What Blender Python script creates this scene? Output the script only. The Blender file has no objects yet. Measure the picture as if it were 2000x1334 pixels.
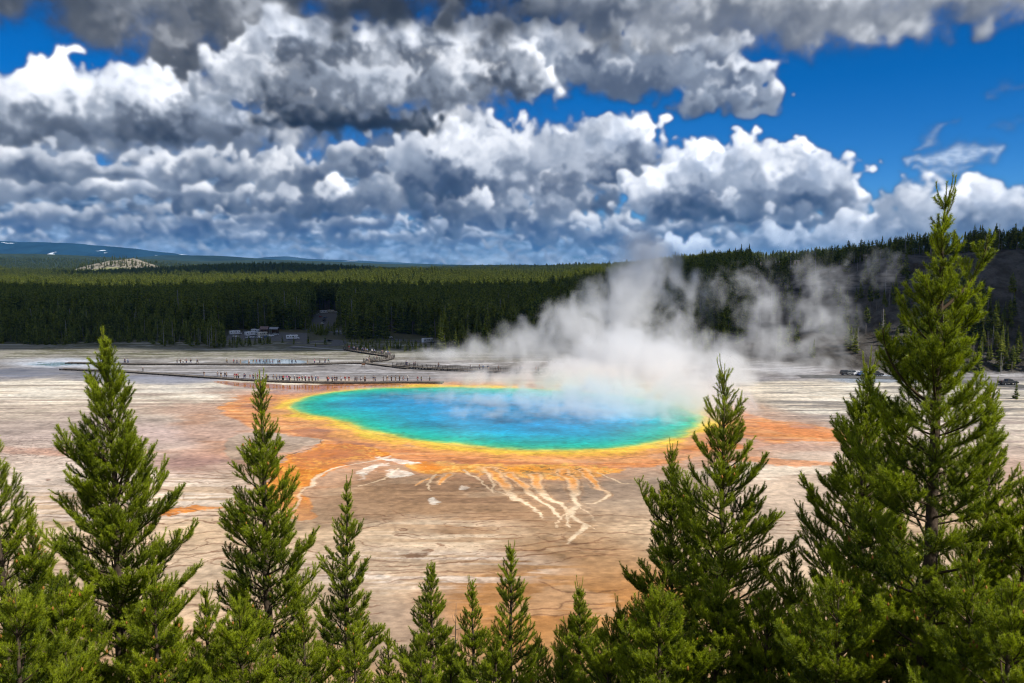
import bpy
import bmesh
import math
import random
import numpy as np
from mathutils import Vector, Matrix, noise as mnoise

R = math.radians
random.seed(4)
scene = bpy.context.scene
col = scene.collection

# ------------------------------------------------------------------ numpy sky (clouds)
FPX = 1550.0            # focal length in pixels of a 2000 px wide frame
PITCH = math.atan(147.0 / FPX)
CAM_Z = 36.0


def band_noise(h, w, f, rng, aniso=1.0, width=0.45):
    """Gaussian noise limited to one octave round f cycles per picture width."""
    fy = np.fft.fftfreq(h)[:, None] * w * aniso
    fx = np.fft.rfftfreq(w)[None, :] * w
    r = np.sqrt(fx * fx + fy * fy) + 1e-6
    amp = np.exp(-(np.log(r / f) ** 2) / (2 * width * width))
    s = np.fft.rfft2(rng.standard_normal((h, w)).astype(np.float32)) * amp
    n = np.fft.irfft2(s, s=(h, w)).astype(np.float32)
    return n / (n.std() + 1e-9)


def blur_y(a, k):
    for _ in range(2):
        c = np.cumsum(np.pad(a, ((k + 1, k), (0, 0)), mode='edge'), axis=0)
        a = (c[2 * k + 1:] - c[:-(2 * k + 1)]) / (2 * k + 1)
    return a


def blur(a, k):
    if k < 1:
        return a
    return blur_y(blur_y(a, k).T, k).T


def sstep(a, b, x):
    t = np.clip((x - a) / (b - a), 0, 1)
    return t * t * (3 - 2 * t)


def cloud_image(seed=5, az0=-52., az1=52., el0=-3., el1=34., ppd=15):
    """Cloud colour and cover over a window of the sky, marched downwards from the sun."""
    rng = np.random.default_rng(seed)
    w, h = int((az1 - az0) * ppd), int((el1 - el0) * ppd)
    az = np.radians(np.linspace(az0, az1, w, dtype=np.float32))[None, :]
    el = np.radians(np.linspace(el1, el0, h, dtype=np.float32))[:, None]
    dx, dy, dz = np.sin(az) * np.cos(el), np.cos(az) * np.cos(el), np.sin(el) + 0 * az
    fw = dy * math.cos(PITCH) - dz * math.sin(PITCH)
    up = dy * math.sin(PITCH) + dz * math.cos(PITCH)
    fw = np.maximum(fw, 0.05)
    X = 1000 + FPX * dx / fw
    Y = 667 - FPX * up / fw
    billows = {}
    for f in (9, 18, 36, 72, 144, 288, 576):
        billows[f] = band_noise(h, w, f, rng)
    rgb = np.zeros((h, w, 3), np.float32)
    A = np.zeros((h, w), np.float32)

    def layer(blobs, rough=.5, f0=18, edge=.16, lit=1.0, dark=.12, tau=60., tint=(1, 1, 1), blue=0.,
              roll=0, dens=1.0, relief=1.0, flat=.25, amp=1.0, gray=0., puffs=1., contrast=1., grow=1.10):
        nonlocal rgb, A
        R = lambda f, s: np.roll(np.roll(billows[f], roll + s * 37, 1), roll // 3 + s * 11, 0)
        low = R(f0 // 2 if f0 // 2 in billows else 9, 1) * .5 + R(f0, 2) * .5
        bil = 0
        a = 1.0
        f = f0
        det = 0
        while f <= 576:
            b = np.minimum(np.abs(R(f, 3)), 2.0) - .8
            bil = bil + b * a
            if f > f0:
                det = det + b * a
            a *= .46
            f *= 2
        q = np.full((h, w), -3, np.float32)
        lv = np.zeros((h, w), np.float32)
        wx, wy = X + 16 * R(36, 5) + 7 * R(72, 6), Y + 8 * R(36, 7) + 4 * R(72, 8)
        base = np.zeros((h, w), np.float32)
        wsum = np.full((h, w), 1e-6, np.float32)
        for b in blobs:
            cx, cy, rx, ru, rd = b[:5]
            rx, ru, rd = rx * grow, ru * grow, rd * grow
            v = (wy - cy)
            k = 1 - ((wx - cx) / rx) ** 2 - (v / np.where(v < 0, ru, rd)) ** 2
            q = np.maximum(q, k) + .12 * np.exp(-((q - k) / .25) ** 2)
            g = np.exp(2.5 * np.clip(k, -3, 1))
            base += g * np.clip((v / np.where(v < 0, ru, rd) + 1) / 2, 0, 1)
            lv += g * (b[5] if len(b) > 5 else 0)
            wsum += g
        base /= wsum
        lv /= wsum
        F = q + rough * np.where(.30 * low + .42 * bil > 0, sstep(-.13, .14, q), 1) * (.30 * low + .42 * bil) * amp * np.where(base > .6, 1 - flat * 2 * np.clip(base - .6, 0, .5), 1)
        al = sstep(0, 1, F / (edge * 1.7 * (1 + 2.6 * np.clip(base - .35, 0, 1)) * (1 + .5 * np.clip(R(18, 21), -.8, 1.5))))
        big = np.clip(.62 * R(9, 12) + .55 * R(18, 13), -1.6, 1.6)
        T = np.clip(F, 0, 1.3)
        # light marched down and slightly leftwards (the sun stands high on the right)
        acc = np.zeros(w, np.float32)
        tr = np.zeros((h, w), np.float32)
        Ts = blur(T, 2) * dens
        kd = math.exp(-1 / tau)
        for i in range(h):
            acc = acc * kd + Ts[i]
            if i % 3 == 0:
                acc = np.roll(acc, -1)
            tr[i] = acc
        tr = tr / tau
        light = np.exp(-2.2 * tr)
        H = np.sqrt(np.clip(blur(F, 5), 0, 1.2)) * 22 + blur(det, 2) * 4
        H = blur(H, 2)
        gx = np.gradient(H, axis=1)
        gy = np.gradient(H, axis=0)
        inv = 1 / np.sqrt(gx * gx * .5 + gy * gy * .5 + 1)
        lam = np.clip((-gx * .35 + gy * .55 + .55) * inv * 1.15, 0, 1.35)
        lam = lam * .5 * relief + .72 * (1 - .5 * relief)
        L = light * (.24 + .92 * lam) + lv + .06 * low + .13 * big * contrast
        L = np.clip(L, 0, 1.25)
        rim = np.exp(-np.clip(F, 0, 1) / .22) * .08
        L = np.clip(L + rim * (1 - base), 0, 1.2)
        dk = np.array([dark * (.80 - .45 * blue), dark * (1.0 - .10 * blue), dark * (1.32 + .75 * blue)], np.float32)
        hi = np.array([.93, .95, 1.0], np.float32) * lit * np.array(tint, np.float32)
        mid = (dk * .35 + hi * np.array([.50, .56, .65], np.float32) * .6) * (1 - gray) + gray * hi * .3
        t = L[..., None]
        c = np.where(t < .5, dk + (mid - dk) * (t / .5), mid + (hi - mid) * ((t - .5) / .5))
        rgb = rgb * (1 - al[..., None]) + c * al[..., None]
        A = A + (1 - A) * al
        if puffs <= 0:
            return
        # rounded heads of the cloud, each a soft ball lit from the upper right
        pr = np.random.default_rng(roll + 1)
        lst = []
        for b in blobs:
            cx, cy, rx, ru, rd = b[:5]
            if cx + rx < -1100 or cx - rx > 3100:
                continue
            n = int(puffs * (10 + rx * ru / 420))
            for _ in range(n):
                th = pr.uniform(0, 2 * math.pi)
                rad = pr.uniform(0.05, 1) ** .5 * .92
                vx, vy = math.cos(th) * rad, math.sin(th) * rad
                px, py = cx + vx * rx, cy + vy * (ru if vy < 0 else rd * .6)
                size = min(rx, ru + rd) * pr.uniform(.14, .55) * (1.15 - .25 * rad)
                tt = (vy + 1) / 2 if vy < 0 else .5 + vy * .5
                lst.append((py + size * .3, px, py, size, tt, b[5] if len(b) > 5 else 0, pr.uniform(-.07, .07)))
        lst.sort()
        x_of = lambda x: (math.degrees(math.atan((x - 1000) / FPX)) - az0) * ppd
        for _, px, py, size, tt, bv, rv in lst:
            ci_ = x_of(px)
            ex = (px - 1000) / FPX
            ey = -(py - 667) / FPX
            fy_ = math.cos(PITCH) + ey * math.sin(PITCH)
            fz_ = -math.sin(PITCH) + ey * math.cos(PITCH)
            ri_ = (el1 - math.degrees(math.atan2(fz_, math.hypot(ex, fy_)))) * ppd
            m = size * 1.5 * ppd / 27 + 16
            i0, i1, j0, j1 = int(max(0, ri_ - m)), int(min(h, ri_ + m)), int(max(0, ci_ - m)), int(min(w, ci_ + m))
            if i1 <= i0 or j1 <= j0:
                continue
            k = min(1., size / 45.)
            X_, Y_ = X[i0:i1, j0:j1], Y[i0:i1, j0:j1]
            ux = (X_ - px + k * W1[i0:i1, j0:j1]) / size
            uy = (Y_ - py + k * W2[i0:i1, j0:j1]) / (size * .82)
            r2 = ux * ux + uy * uy
            r = np.sqrt(r2)
            nz = np.sqrt(np.clip(1 - r2, 0, 1))
            a_ = sstep(0, .70 if tt > .3 else .48, 1 - r)
            a_ = a_ * sstep(1.0, -.15, uy) * al[i0:i1, j0:j1] ** .8 * (.62 if tt > .3 else .78)
            if gray > .3:
                a_ = a_ * .45
            lm = np.clip(.42 * ux * .8 - .62 * uy + .55 * nz + .12, 0, 1.2)
            base_l = np.clip(1.06 - 1.22 * tt ** 1.15 + rv + bv + .20 * contrast * big[min(max(int(ri_), 0), h - 1), min(max(int(ci_), 0), w - 1)], .02, 1.12)
            L_ = np.clip(base_l * (.50 + .66 * lm), 0, 1.2)
            t_ = L_[..., None]
            dk2 = dk * np.array([1, 1, 1.1], np.float32) * .8
            c_ = np.where(t_ < .5, dk2 + (mid - dk2) * (t_ / .5), mid + (hi - mid) * ((t_ - .5) / .5))
            a_ = a_[..., None]
            rgb[i0:i1, j0:j1] = rgb[i0:i1, j0:j1] * (1 - a_) + c_ * a_
            A[i0:i1, j0:j1] += (1 - A[i0:i1, j0:j1]) * a_[..., 0]

    W1 = 10 * np.roll(billows[36], 3, 1) + 6 * billows[72] + 3.4 * billows[144] + 1.8 * billows[288] + .8 * billows[576]
    W2 = 10 * np.roll(billows[36], 500, 1) + 6 * np.roll(billows[72], 90, 1) + 3.4 * np.roll(billows[144], 70, 1) + 1.8 * np.roll(billows[288], 40, 1) + .8 * np.roll(billows[576], 9, 1)
    # far cloud deck that closes the sky above the horizon
    rows = band_noise(h, w, 60, rng, aniso=.28, width=.5) * .55 + band_noise(h, w, 24, rng, aniso=.3, width=.4) * .6 + band_noise(h, w, 160, rng, aniso=.3, width=.5) * .35 + .15 * billows[288]
    cov = sstep(250, 340, Y + 26 * billows[18] + 14 * billows[36]) * sstep(1050, 700, X + 0 * Y + 60 * billows[18]) * .97
    cov = np.maximum(cov, sstep(400, 440, Y + 8 * billows[36]) * .93)
    lt = np.clip(.36 + .22 * rows + .26 * sstep(465, 505, Y), 0, 1)[..., None]
    deck = np.array([.040, .105, .23], np.float32) * (1 - lt) + np.array([.55, .68, .86], np.float32) * lt
    rgb = deck * cov[..., None]
    A = cov.astype(np.float32)

    # low rows towards the horizon (far away, blue in the air)
    rr = np.random.default_rng(seed + 7)
    for row, (yy, hh) in enumerate(((512, 5), (504, 8), (492, 11), (476, 14))):
        bl = []
        x = -900.
        while x < 2900:
            s = rr.uniform(35, 120) * (1 + .25 * row)
            bl.append((x, yy + rr.uniform(-3, 3), s, hh * rr.uniform(.6, 1.3), hh * .4, rr.uniform(-.1, .15)))
            x += s * rr.uniform(.8, 1.35)
        layer(bl, rough=.34, f0=144 if row < 2 else 72, edge=.7, puffs=.35, lit=.62, dark=.13, tau=10 + 3 * row, blue=.9, roll=50 * row, dens=.9)
    for row, (yy, hh) in enumerate(((462, 20), (446, 26), (424, 32))):
        bl = []
        x = -900.
        while x < 2900:
            s = rr.uniform(60, 150) * (1 + .15 * row)
            if row < 2 or x < 950 or x > 2050:
                bl.append((x, yy + rr.uniform(-9, 9), s, hh * rr.uniform(.7, 1.4), hh * .4, rr.uniform(-.1, .1)))
            x += s * rr.uniform(.7, 1.2)
        layer(bl, rough=.45, f0=72, edge=.35, lit=.78, dark=.13, tau=16 + 3 * row, blue=.8, roll=90 * row + 31, dens=.9)
    layer([(120, 300, 420, 90, 60), (520, 290, 380, 90, 60), (860, 270, 260, 80, 60), (1120, 300, 200, 70, 50), (-400, 300, 400, 100, 60), (300, 200, 300, 70, 60), (700, 130, 380, 100, 80), (1000, 150, 200, 80, 60), (1200, 140, 260, 70, 60)],
          rough=.40, f0=18, edge=.9, tau=70, lit=.74, dark=.15, blue=.35, roll=905, relief=.5, dens=.5, puffs=.5, contrast=.8)
    # middle rows, left
    layer([(60, 372, 170, 40, 22), (250, 382, 170, 48, 16), (430, 395, 150, 45, 18), (610, 400, 130, 58, 20), (-160, 380, 160, 45, 20),
           (-420, 372, 190, 55, 25), (-700, 380, 220, 60, 25), (740, 395, 70, 70, 20), (880, 455, 60, 30, 9)], rough=.62, f0=36, tau=30, lit=.88, dark=.11, blue=.5, roll=11)
    layer([(1080, 440, 90, 38, 12), (960, 430, 120, 50, 14), (1180, 470, 120, 30, 10)], rough=.6, f0=72, tau=22, lit=.8, dark=.13, blue=.6, roll=77)
    # high dark roof coming down at the top
    layer([(180, -28, 480, 70, 76, -.26), (270, 40, 170, 80, 75, -.08), (380, 85, 150, 60, 60, .06), (330, 125, 80, 50, 40, .0), (480, 60, 120, 70, 70, .04)],
          rough=.30, f0=18, edge=.40, grow=1.35, tau=120, lit=.60, dark=.085, roll=140, relief=.45, gray=.6, dens=.7)
    # big cumulus, left
    layer([(110, 235, 130, 135, 55, .06), (10, 240, 130, 95, 55, .02), (250, 235, 130, 110, 58, .05), (370, 250, 120, 85, 42), (470, 255, 80, 45, 28),
           (-180, 260, 170, 120, 45), (-480, 230, 220, 150, 60), (-820, 250, 220, 120, 60)], rough=.44, f0=36, tau=95, lit=1.0, dark=.085, blue=.12, roll=200, edge=.20)
    layer([(40, 330, 180, 45, 20), (240, 345, 150, 42, 20), (420, 350, 150, 55, 18), (560, 345, 110, 48, 20), (700, 330, 80, 52, 18)],
          rough=.6, f0=36, tau=36, lit=.85, dark=.12, blue=.35, roll=260)
    # cumulus row, centre
    layer([(840, 350, 90, 105, 65), (940, 345, 110, 115, 60), (1040, 345, 120, 105, 45, -.04), (1150, 330, 110, 95, 60), (1225, 300, 82, 88, 80, .08),
           (1110, 400, 120, 50, 25), (900, 410, 90, 40, 22)], rough=.44, f0=36, tau=75, lit=1.0, dark=.10, blue=.55, roll=333, edge=.20)
    layer([(1370, 375, 95, 105, 55, .10), (1290, 400, 80, 75, 35), (1480, 360, 90, 100, 75), (1530, 335, 60, 70, 60, .02), (1590, 375, 95, 85, 55, .06), (1655, 385, 50, 55, 45, .04),
           (1420, 420, 180, 40, 20, -.1)], rough=.42, f0=36, tau=80, lit=1.05, dark=.11, blue=.6, roll=401, edge=.20)
    layer([(1780, 430, 70, 88, 60, .04), (1880, 430, 90, 75, 60), (1960, 440, 90, 80, 60), (2080, 440, 110, 90, 50), (2300, 430, 160, 110, 60), (2650, 440, 220, 120, 60),
           (1660, 460, 110, 40, 40, .05), (1500, 480, 130, 30, 30, .06), (1330, 500, 100, 30, 20, .02)], rough=.44, f0=36, tau=80, lit=.92, dark=.14, blue=.5, roll=470, edge=.22)
    # upper centre
    layer([(1180, 150, 75, 70, 55), (1270, 155, 110, 75, 50), (1400, 140, 80, 70, 60), (1450, 165, 75, 55, 60, .08), (1390, 205, 80, 45, 32, -.05), (1500, 195, 50, 30, 30),
           (1060, 120, 70, 80, 60), (1160, 100, 120, 60, 50), (1300, 95, 150, 60, 60)], rough=.44, f0=36, tau=75, lit=.96, dark=.13, blue=.2, roll=520, edge=.22)
    layer([(560, 175, 110, 90, 45), (700, 180, 120, 100, 45, .05), (830, 170, 120, 100, 50, .05), (950, 150, 110, 95, 50, .05), (1030, 165, 60, 60, 40), (480, 150, 110, 70, 60),
           (640, 232, 180, 30, 26, -.5), (760, 240, 90, 25, 22, -.5), (560, 215, 110, 30, 22, -.15), (540, 85, 60, 90, 70, .14), (620, 110, 130, 70, 60, .04), (760, 110, 150, 70, 60, .04), (900, 100, 140, 70, 60, .06)],
          rough=.44, f0=36, tau=80, lit=.96, dark=.060, blue=.15, roll=590, edge=.24)
    layer([(640, 238, 175, 24, 24, -.6), (740, 246, 70, 20, 18, -.6)], rough=.35, f0=36, tau=20, lit=.5, dark=.055, blue=.3, roll=95, edge=.5)
    # dark roof, top middle and right
    layer([(820, -30, 300, 60, 85, -.25), (1050, -25, 220, 60, 75, -.3), (1180, 30, 150, 60, 65, -.12), (680, 20, 110, 60, 50, -.1), (960, 40, 120, 40, 45, .02)],
          rough=.30, f0=18, edge=.42, grow=1.35, tau=110, lit=.6, dark=.075, roll=640, relief=.5, gray=.7, dens=.8)
    layer([(1350, 20, 260, 80, 90, .16), (1560, 30, 250, 80, 88, .18), (1750, 10, 200, 80, 75, .16), (1950, -5, 220, 60, 65, .05), (2300, -20, 300, 80, 80, 0), (1180, 10, 160, 60, 80, -.02), (1850, -40, 500, 60, 70, -.1)],
          rough=.32, f0=18, edge=.38, grow=1.2, tau=140, lit=.82, dark=.16, roll=702, relief=.7, gray=.5, dens=.6)
    # the rest of the roof overhead, out of the picture
    bl = []
    for k in range(26):
        bl.append((rr.uniform(-1400, 3400), rr.uniform(-900, -90), rr.uniform(180, 420), rr.uniform(60, 120), rr.uniform(60, 110), rr.uniform(-.1, .1)))
    layer(bl, rough=.55, f0=18, edge=.2, tau=110, lit=.9, dark=.12, roll=812, relief=.8, gray=.3, dens=.7)
    # deep bases and sunlit heads where the photographed clouds have them
    px_, py_ = X + 22 * billows[36] + 10 * billows[72], Y + 10 * np.roll(billows[36], 99, 1) + 6 * billows[72]
    for (cx, cy, rx, ry, k) in ((640, 240, 210, 30, .62), (280, 278, 230, 26, .50), (1060, 362, 75, 34, .50), (1380, 415, 170, 34, .50), (760, 30, 330, 62, .45), (1080, 25, 230, 60, .50),
                                (180, 415, 230, 30, .45), (560, 430, 180, 26, .42), (200, 10, 330, 50, .40), (900, 420, 120, 26, .40), (1500, 60, 60, 20, -.2), (860, 385, 60, 40, .35), (1620, 410, 60, 30, .30),
                                (1900, 430, 90, 30, .30), (420, 350, 140, 18, .32), (100, 330, 160, 18, .34), (1390, 220, 90, 22, .34), (330, 120, 90, 40, .30), (1760, 20, 200, 40, .25),
                                (110, 150, 70, 40, -.22), (240, 160, 60, 30, -.18), (1225, 260, 60, 45, -.22), (1370, 300, 70, 40, -.28), (1590, 330, 60, 30, -.20), (560, 60, 40, 60, -.22), (700, 150, 130, 35, -.14),
                                (430, 235, 90, 30, -.16), (1450, 165, 70, 40, -.16), (680, 360, 40, 50, -.14), (800, 425, 60, 16, -.25), (1340, 60, 150, 40, -.10), (300, 350, 60, 22, -.16), (1900, 380, 70, 24, -.20)):
        m = np.exp(-(((px_ - cx) / rx) ** 2 + ((py_ - cy) / ry) ** 2) * 1.1)[..., None]
        rgb = rgb * (1 - k * m * np.array([1.0, .90, .74], np.float32)) if k > 0 else rgb * (1 - k * m)
    rgb = rgb * (1 - (sstep(395, 460, Y) * sstep(518, 488, Y))[..., None] * np.array([.20, .12, .02], np.float32) * sstep(1900, 1500, X)[..., None])
    # cirrus wisps on the right
    wob = 10 * np.roll(billows[36], 55, 1) + 4 * billows[72]
    fib = .72 + .28 * np.clip(band_noise(h, w, 70, rng, aniso=.2, width=.9), -1, 1)
    ci = np.zeros((h, w), np.float32)
    for (x0, y0, x1, y1, wd, am) in ((1775, 320, 1960, 288, 17, .75), (1790, 335, 1900, 328, 12, .6), (1785, 292, 1850, 245, 12, .5), (1920, 185, 2010, 160, 9, .25),
                                     (1930, 250, 2020, 232, 7, .22), (1850, 240, 1880, 236, 8, .2), (2150, 200, 2500, 120, 25, .4)):
        ux, uy = x1 - x0, y1 - y0
        ll = ux * ux + uy * uy
        xx, yy = X + wob * .4 - x0, Y + wob * .5 - y0
        t = np.clip((xx * ux + yy * uy) / ll, 0, 1)
        d2 = (xx - t * ux) ** 2 + (yy - t * uy) ** 2
        prof = wd * (.35 + 1.0 * np.sin(np.pi * np.clip(t, .05, .97)))
        ci = np.maximum(ci, am * np.exp(-d2 / (prof ** 2) * 1.3) * (.55 + .6 * fib))
    ci = np.clip(ci, 0, 1) * (1 - A)
    rgb = rgb * (1 - ci[..., None]) + np.array([.62, .74, .92], np.float32) * ci[..., None]
    A = A + (1 - A) * ci
    A = np.clip(A + (A * (1 - A)) * .45 * (np.roll(billows[288], 20, 0) * .6 + np.roll(billows[144], 60, 1) * .7), 0, 1)
    rgb = rgb * (.96 + .20 * sstep(.15, .60, rgb.mean(2)))[..., None]
    for c in range(3):
        rgb[..., c] = .3 * rgb[..., c] + .7 * blur(rgb[..., c], 1)
    A = .25 * A + .45 * blur(A, 1) + .3 * blur(A, 3)
    return rgb, A, X, Y
# ------------------------------------------------------------------ numpy ground colours
GX0, GX1, GY0, GY1, GT = -210., 220., 60., 440., 0.2


def gpt(px, py, z=0.0):
    """Where the photographed point (px, py) meets the level z."""
    x = (px - 1000) / FPX
    y = -(py - 667) / FPX
    dy = math.cos(PITCH) + y * math.sin(PITCH)
    dz = -math.sin(PITCH) + y * math.cos(PITCH)
    t = (z - CAM_Z) / dz
    return (x * t, dy * t)


def at_dist(px, py, dist):
    """The point seen at (px, py) at the distance dist along the ground axis."""
    x = (px - 1000) / FPX
    y = -(py - 667) / FPX
    dy = math.cos(PITCH) + y * math.sin(PITCH)
    dz = -math.sin(PITCH) + y * math.cos(PITCH)
    t = dist / dy
    return (x * t, dist, CAM_Z + dz * t)


POOL_PX = [(562, 794), (572, 784), (600, 774), (660, 764), (740, 757), (860, 754), (1000, 757), (1130, 764), (1250, 775), (1340, 794), (1382, 818),
           (1372, 836), (1335, 852), (1290, 866), (1235, 875), (1160, 880), (1080, 883), (1010, 882), (940, 877), (880, 870), (820, 862), (770, 855), (725, 847),
           (690, 836), (668, 826), (650, 819), (625, 816), (600, 812), (578, 805)]


def smooth_poly(pts, n=2):
    for _ in range(n):
        q = []
        for i in range(len(pts)):
            a, b = pts[i], pts[(i + 1) % len(pts)]
            q.append((a[0] * .75 + b[0] * .25, a[1] * .75 + b[1] * .25))
            q.append((a[0] * .25 + b[0] * .75, a[1] * .25 + b[1] * .75))
        pts = q
    return pts


def lin(c):
    c = np.array(c, np.float32) / 255.
    return np.where(c <= .04045, c / 12.92, ((c + .055) / 1.055) ** 2.4).astype(np.float32)


def lat_noise(h, w, cell_y, cell_x, rng):
    """Smooth value noise on a grid, separable so it is quick."""
    ny, nx = int(h / cell_y) + 3, int(w / cell_x) + 3
    R = rng.standard_normal((ny, nx)).astype(np.float32)

    def one(R, n, cell):
        p = np.arange(n, dtype=np.float32) / cell
        i = p.astype(int)
        t = p - i
        t = (t * t * (3 - 2 * t))[:, None].astype(np.float32)
        return R[i] * (1 - t) + R[i + 1] * t
    return one(one(R, h, cell_y).T, w, cell_x).T * 1.3


def fbm2(h, w, cy, cx, rng, octv=5, gain=.5):
    s = 0
    a = 1.0
    t = 0
    for _ in range(octv):
        if cy < 1.2 and cx < 1.2:
            break
        s = s + a * lat_noise(h, w, max(cy, 1.01), max(cx, 1.01), rng)
        t += a * a
        a *= gain
        cy /= 2
        cx /= 2
    return s / math.sqrt(t)


def ground_maps():
    rng = np.random.default_rng(11)
    w, h = int((GX1 - GX0) / GT), int((GY1 - GY0) / GT)
    xs = (GX0 + (np.arange(w, dtype=np.float32) + .5) * GT)[None, :]
    ys = (GY0 + (np.arange(h, dtype=np.float32) + .5) * GT)[:, None]
    F = lambda my, mx, o=5, g=.5: fbm2(h, w, my / GT, mx / GT, rng, o, g)
    n20 = F(20, 30)
    n8 = F(8, 12)
    n3 = F(3, 3)
    st = F(1.8, 22, 5, .6)         # long streaks across the slope
    st2 = F(.9, 8, 3, .6)
    fine = F(.6, .6, 2, .7)
    fw = ys * math.cos(PITCH) + CAM_Z * math.sin(PITCH)
    up = ys * math.sin(PITCH) - CAM_Z * math.cos(PITCH)
    PX = 1000 + FPX * xs / fw
    PY = (667 - FPX * up / fw) + 0 * xs
    # edges are ragged: look the layout up at slightly wandering places
    wpx, wpy = PX + 7 * n8 + 3 * n3, PY + (2.0 * n8 + 1.2 * n3 + .6 * fine) * np.clip((PY - 600) / 250, .3, 1.5)
    C = np.zeros((h, w, 3), np.float32)
    knots = [(640, (92, 92, 62)), (676, (122, 118, 96)), (690, (150, 144, 128)), (705, (158, 154, 148)), (725, (140, 136, 136)), (742, (150, 146, 148)), (752, (222, 210, 190)),
             (785, (214, 198, 176)), (820, (190, 172, 158)), (860, (196, 178, 168)), (890, (200, 184, 174)), (930, (202, 182, 166)), (980, (200, 176, 152)), (1040, (208, 184, 156)),
             (1110, (212, 192, 170)), (1180, (206, 182, 156)), (1260, (192, 164, 134)), (1400, (186, 152, 116)), (1700, (160, 140, 110))]
    for c in range(3):
        C[..., c] = np.interp(wpy + 6 * n20, [k[0] for k in knots], [k[1][c] for k in knots])
    C = lin(C)

    def mixin(mask, col, k=1.0):
        nonlocal C
        m = (np.clip(mask, 0, 1) * k)[..., None]
        C = C * (1 - m) + lin(col) * m

    def ell(cx, cy, rx, ry, soft=.35, warp=1.0):
        X_, Y_ = (wpx, wpy) if warp else (PX, PY)
        d = np.sqrt(((X_ - cx) / rx) ** 2 + ((Y_ - cy) / ry) ** 2)
        return sstep(1 + soft, 1 - soft, d)

    def seg_dist(pts, wid, wk=.42):
        """Ratio of the distance from a tapering line to its half width, in frame units stretched to the ground."""
        out = np.full((h, w), 9., np.float32)
        for (a, b) in zip(pts[:-1], pts[1:]):
            x0, y0 = gpt(a[0], a[1])
            x1, y1 = gpt(b[0], b[1])
            m = 9
            i0, i1 = int((min(y0, y1) - m - GY0) / GT), int((max(y0, y1) + m - GY0) / GT)
            j0, j1 = int((min(x0, x1) - m - GX0) / GT), int((max(x0, x1) + m - GX0) / GT)
            i0, i1, j0, j1 = max(i0, 0), min(i1, h), max(j0, 0), min(j1, w)
            if i1 <= i0 or j1 <= j0:
                continue
            X_ = xs[:, j0:j1] + .22 * n3[i0:i1, j0:j1] + .08 * fine[i0:i1, j0:j1]
            Y_ = ys[i0:i1] + .6 * n8[i0:i1, j0:j1] + .3 * n3[i0:i1, j0:j1]
            ux, uy = x1 - x0, y1 - y0
            t = np.clip(((X_ - x0) * ux + (Y_ - y0) * uy) / (ux * ux + uy * uy), 0, 1)
            d = np.hypot(X_ - x0 - t * ux, Y_ - y0 - t * uy)
            wd = (a[2] + (b[2] - a[2]) * t) * wk + .05
            out[i0:i1, j0:j1] = np.minimum(out[i0:i1, j0:j1], d / wd)
        return out

    def poly(pts, soft=2.0, warp=True):
        """Soft mask of a polygon given in frame points (soft in frame px)."""
        P = smooth_poly(pts, 1)
        x_min, x_max = min(p[0] for p in P) - 30, max(p[0] for p in P) + 30
        y_min, y_max = min(p[1] for p in P) - 16, max(p[1] for p in P) + 16
        rows = np.where((PY[:, 0] > y_min) & (PY[:, 0] < y_max))[0]
        out = np.zeros((h, w), np.float32)
        if len(rows) == 0:
            return out
        i0, i1 = rows[0], rows[-1] + 1
        sub = (PX[i0:i1] > x_min) & (PX[i0:i1] < x_max)
        cols = np.where(sub.any(0))[0]
        j0, j1 = cols[0], cols[-1] + 1
        X_ = (wpx if warp else PX)[i0:i1, j0:j1]
        Y_ = (wpy if warp else PY)[i0:i1, j0:j1]
        inside = np.zeros(X_.shape, bool)
        d2 = np.full(X_.shape, 1e9, np.float32)
        ky = 2.6
        for a, b in zip(P, P[1:] + P[:1]):
            cond = (a[1] > Y_) != (b[1] > Y_)
            if abs(b[1] - a[1]) > 1e-6:
                inside ^= cond & (X_ < (b[0] - a[0]) * (Y_ - a[1]) / (b[1] - a[1]) + a[0])
            ux, uy = b[0] - a[0], (b[1] - a[1]) * ky
            t = np.clip(((X_ - a[0]) * ux + (Y_ - a[1]) * ky * uy) / (ux * ux + uy * uy + 1e-6), 0, 1)
            d2 = np.minimum(d2, (X_ - a[0] - t * ux) ** 2 + ((Y_ - a[1]) * ky - t * uy) ** 2)
        d = np.sqrt(d2) * np.where(inside, 1, -1)
        out[i0:i1, j0:j1] = sstep(-soft * 1.6, soft * 1.6, d)
        return out

    far = sstep(770, 735, PY)
    # streaks everywhere
    C *= (1 + (.14 * st * (.22 + 1.05 * sstep(860, 720, PY)) + .05 * n8 * sstep(820, 900, PY)) + .05 * st2 + .05 * n3)[..., None]
    # grey muddy back crust with grass scraps, partial cloud shade painted into the grey
    mixin(sstep(748, 732, PY) * sstep(672, 690, PY), (152, 146, 142), .45)
    mixin(sstep(.0, 1.2, st + .6 * n3 - .2) * sstep(748, 728, PY) * sstep(672, 700, PY), (92, 88, 88), .8)
    mixin(sstep(.4, 1.3, st - .3 * n8) * sstep(744, 730, PY) * sstep(690, 705, PY), (205, 203, 205), .8)
    veg = sstep(-.2, .9, n3 + .8 * n8 + (704 - PY) / 14. + .5 * fine)
    mixin(veg * sstep(712, 690, PY), (92, 92, 58), .7)
    mixin(sstep(.4, 1.1, st + .4 * n3) * sstep(712, 698, PY), (186, 182, 168), .7)
    # pale cream sheets, left and right of the pool
    cre = sstep(-.1, .8, st + .5 * n8)
    mixin(cre * sstep(742, 752, wpy) * sstep(800, 775, wpy) * sstep(640, 480, wpx), (240, 230, 212), .9)
    mixin(sstep(.2, 1., -st) * sstep(748, 760, wpy) * sstep(860, 820, wpy) * sstep(640, 480, wpx), (172, 152, 140), .6)
    mixin(cre * sstep(742, 760, wpy) * sstep(840, 800, wpy) * sstep(1480, 1600, wpx), (240, 232, 214), .9)
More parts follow.
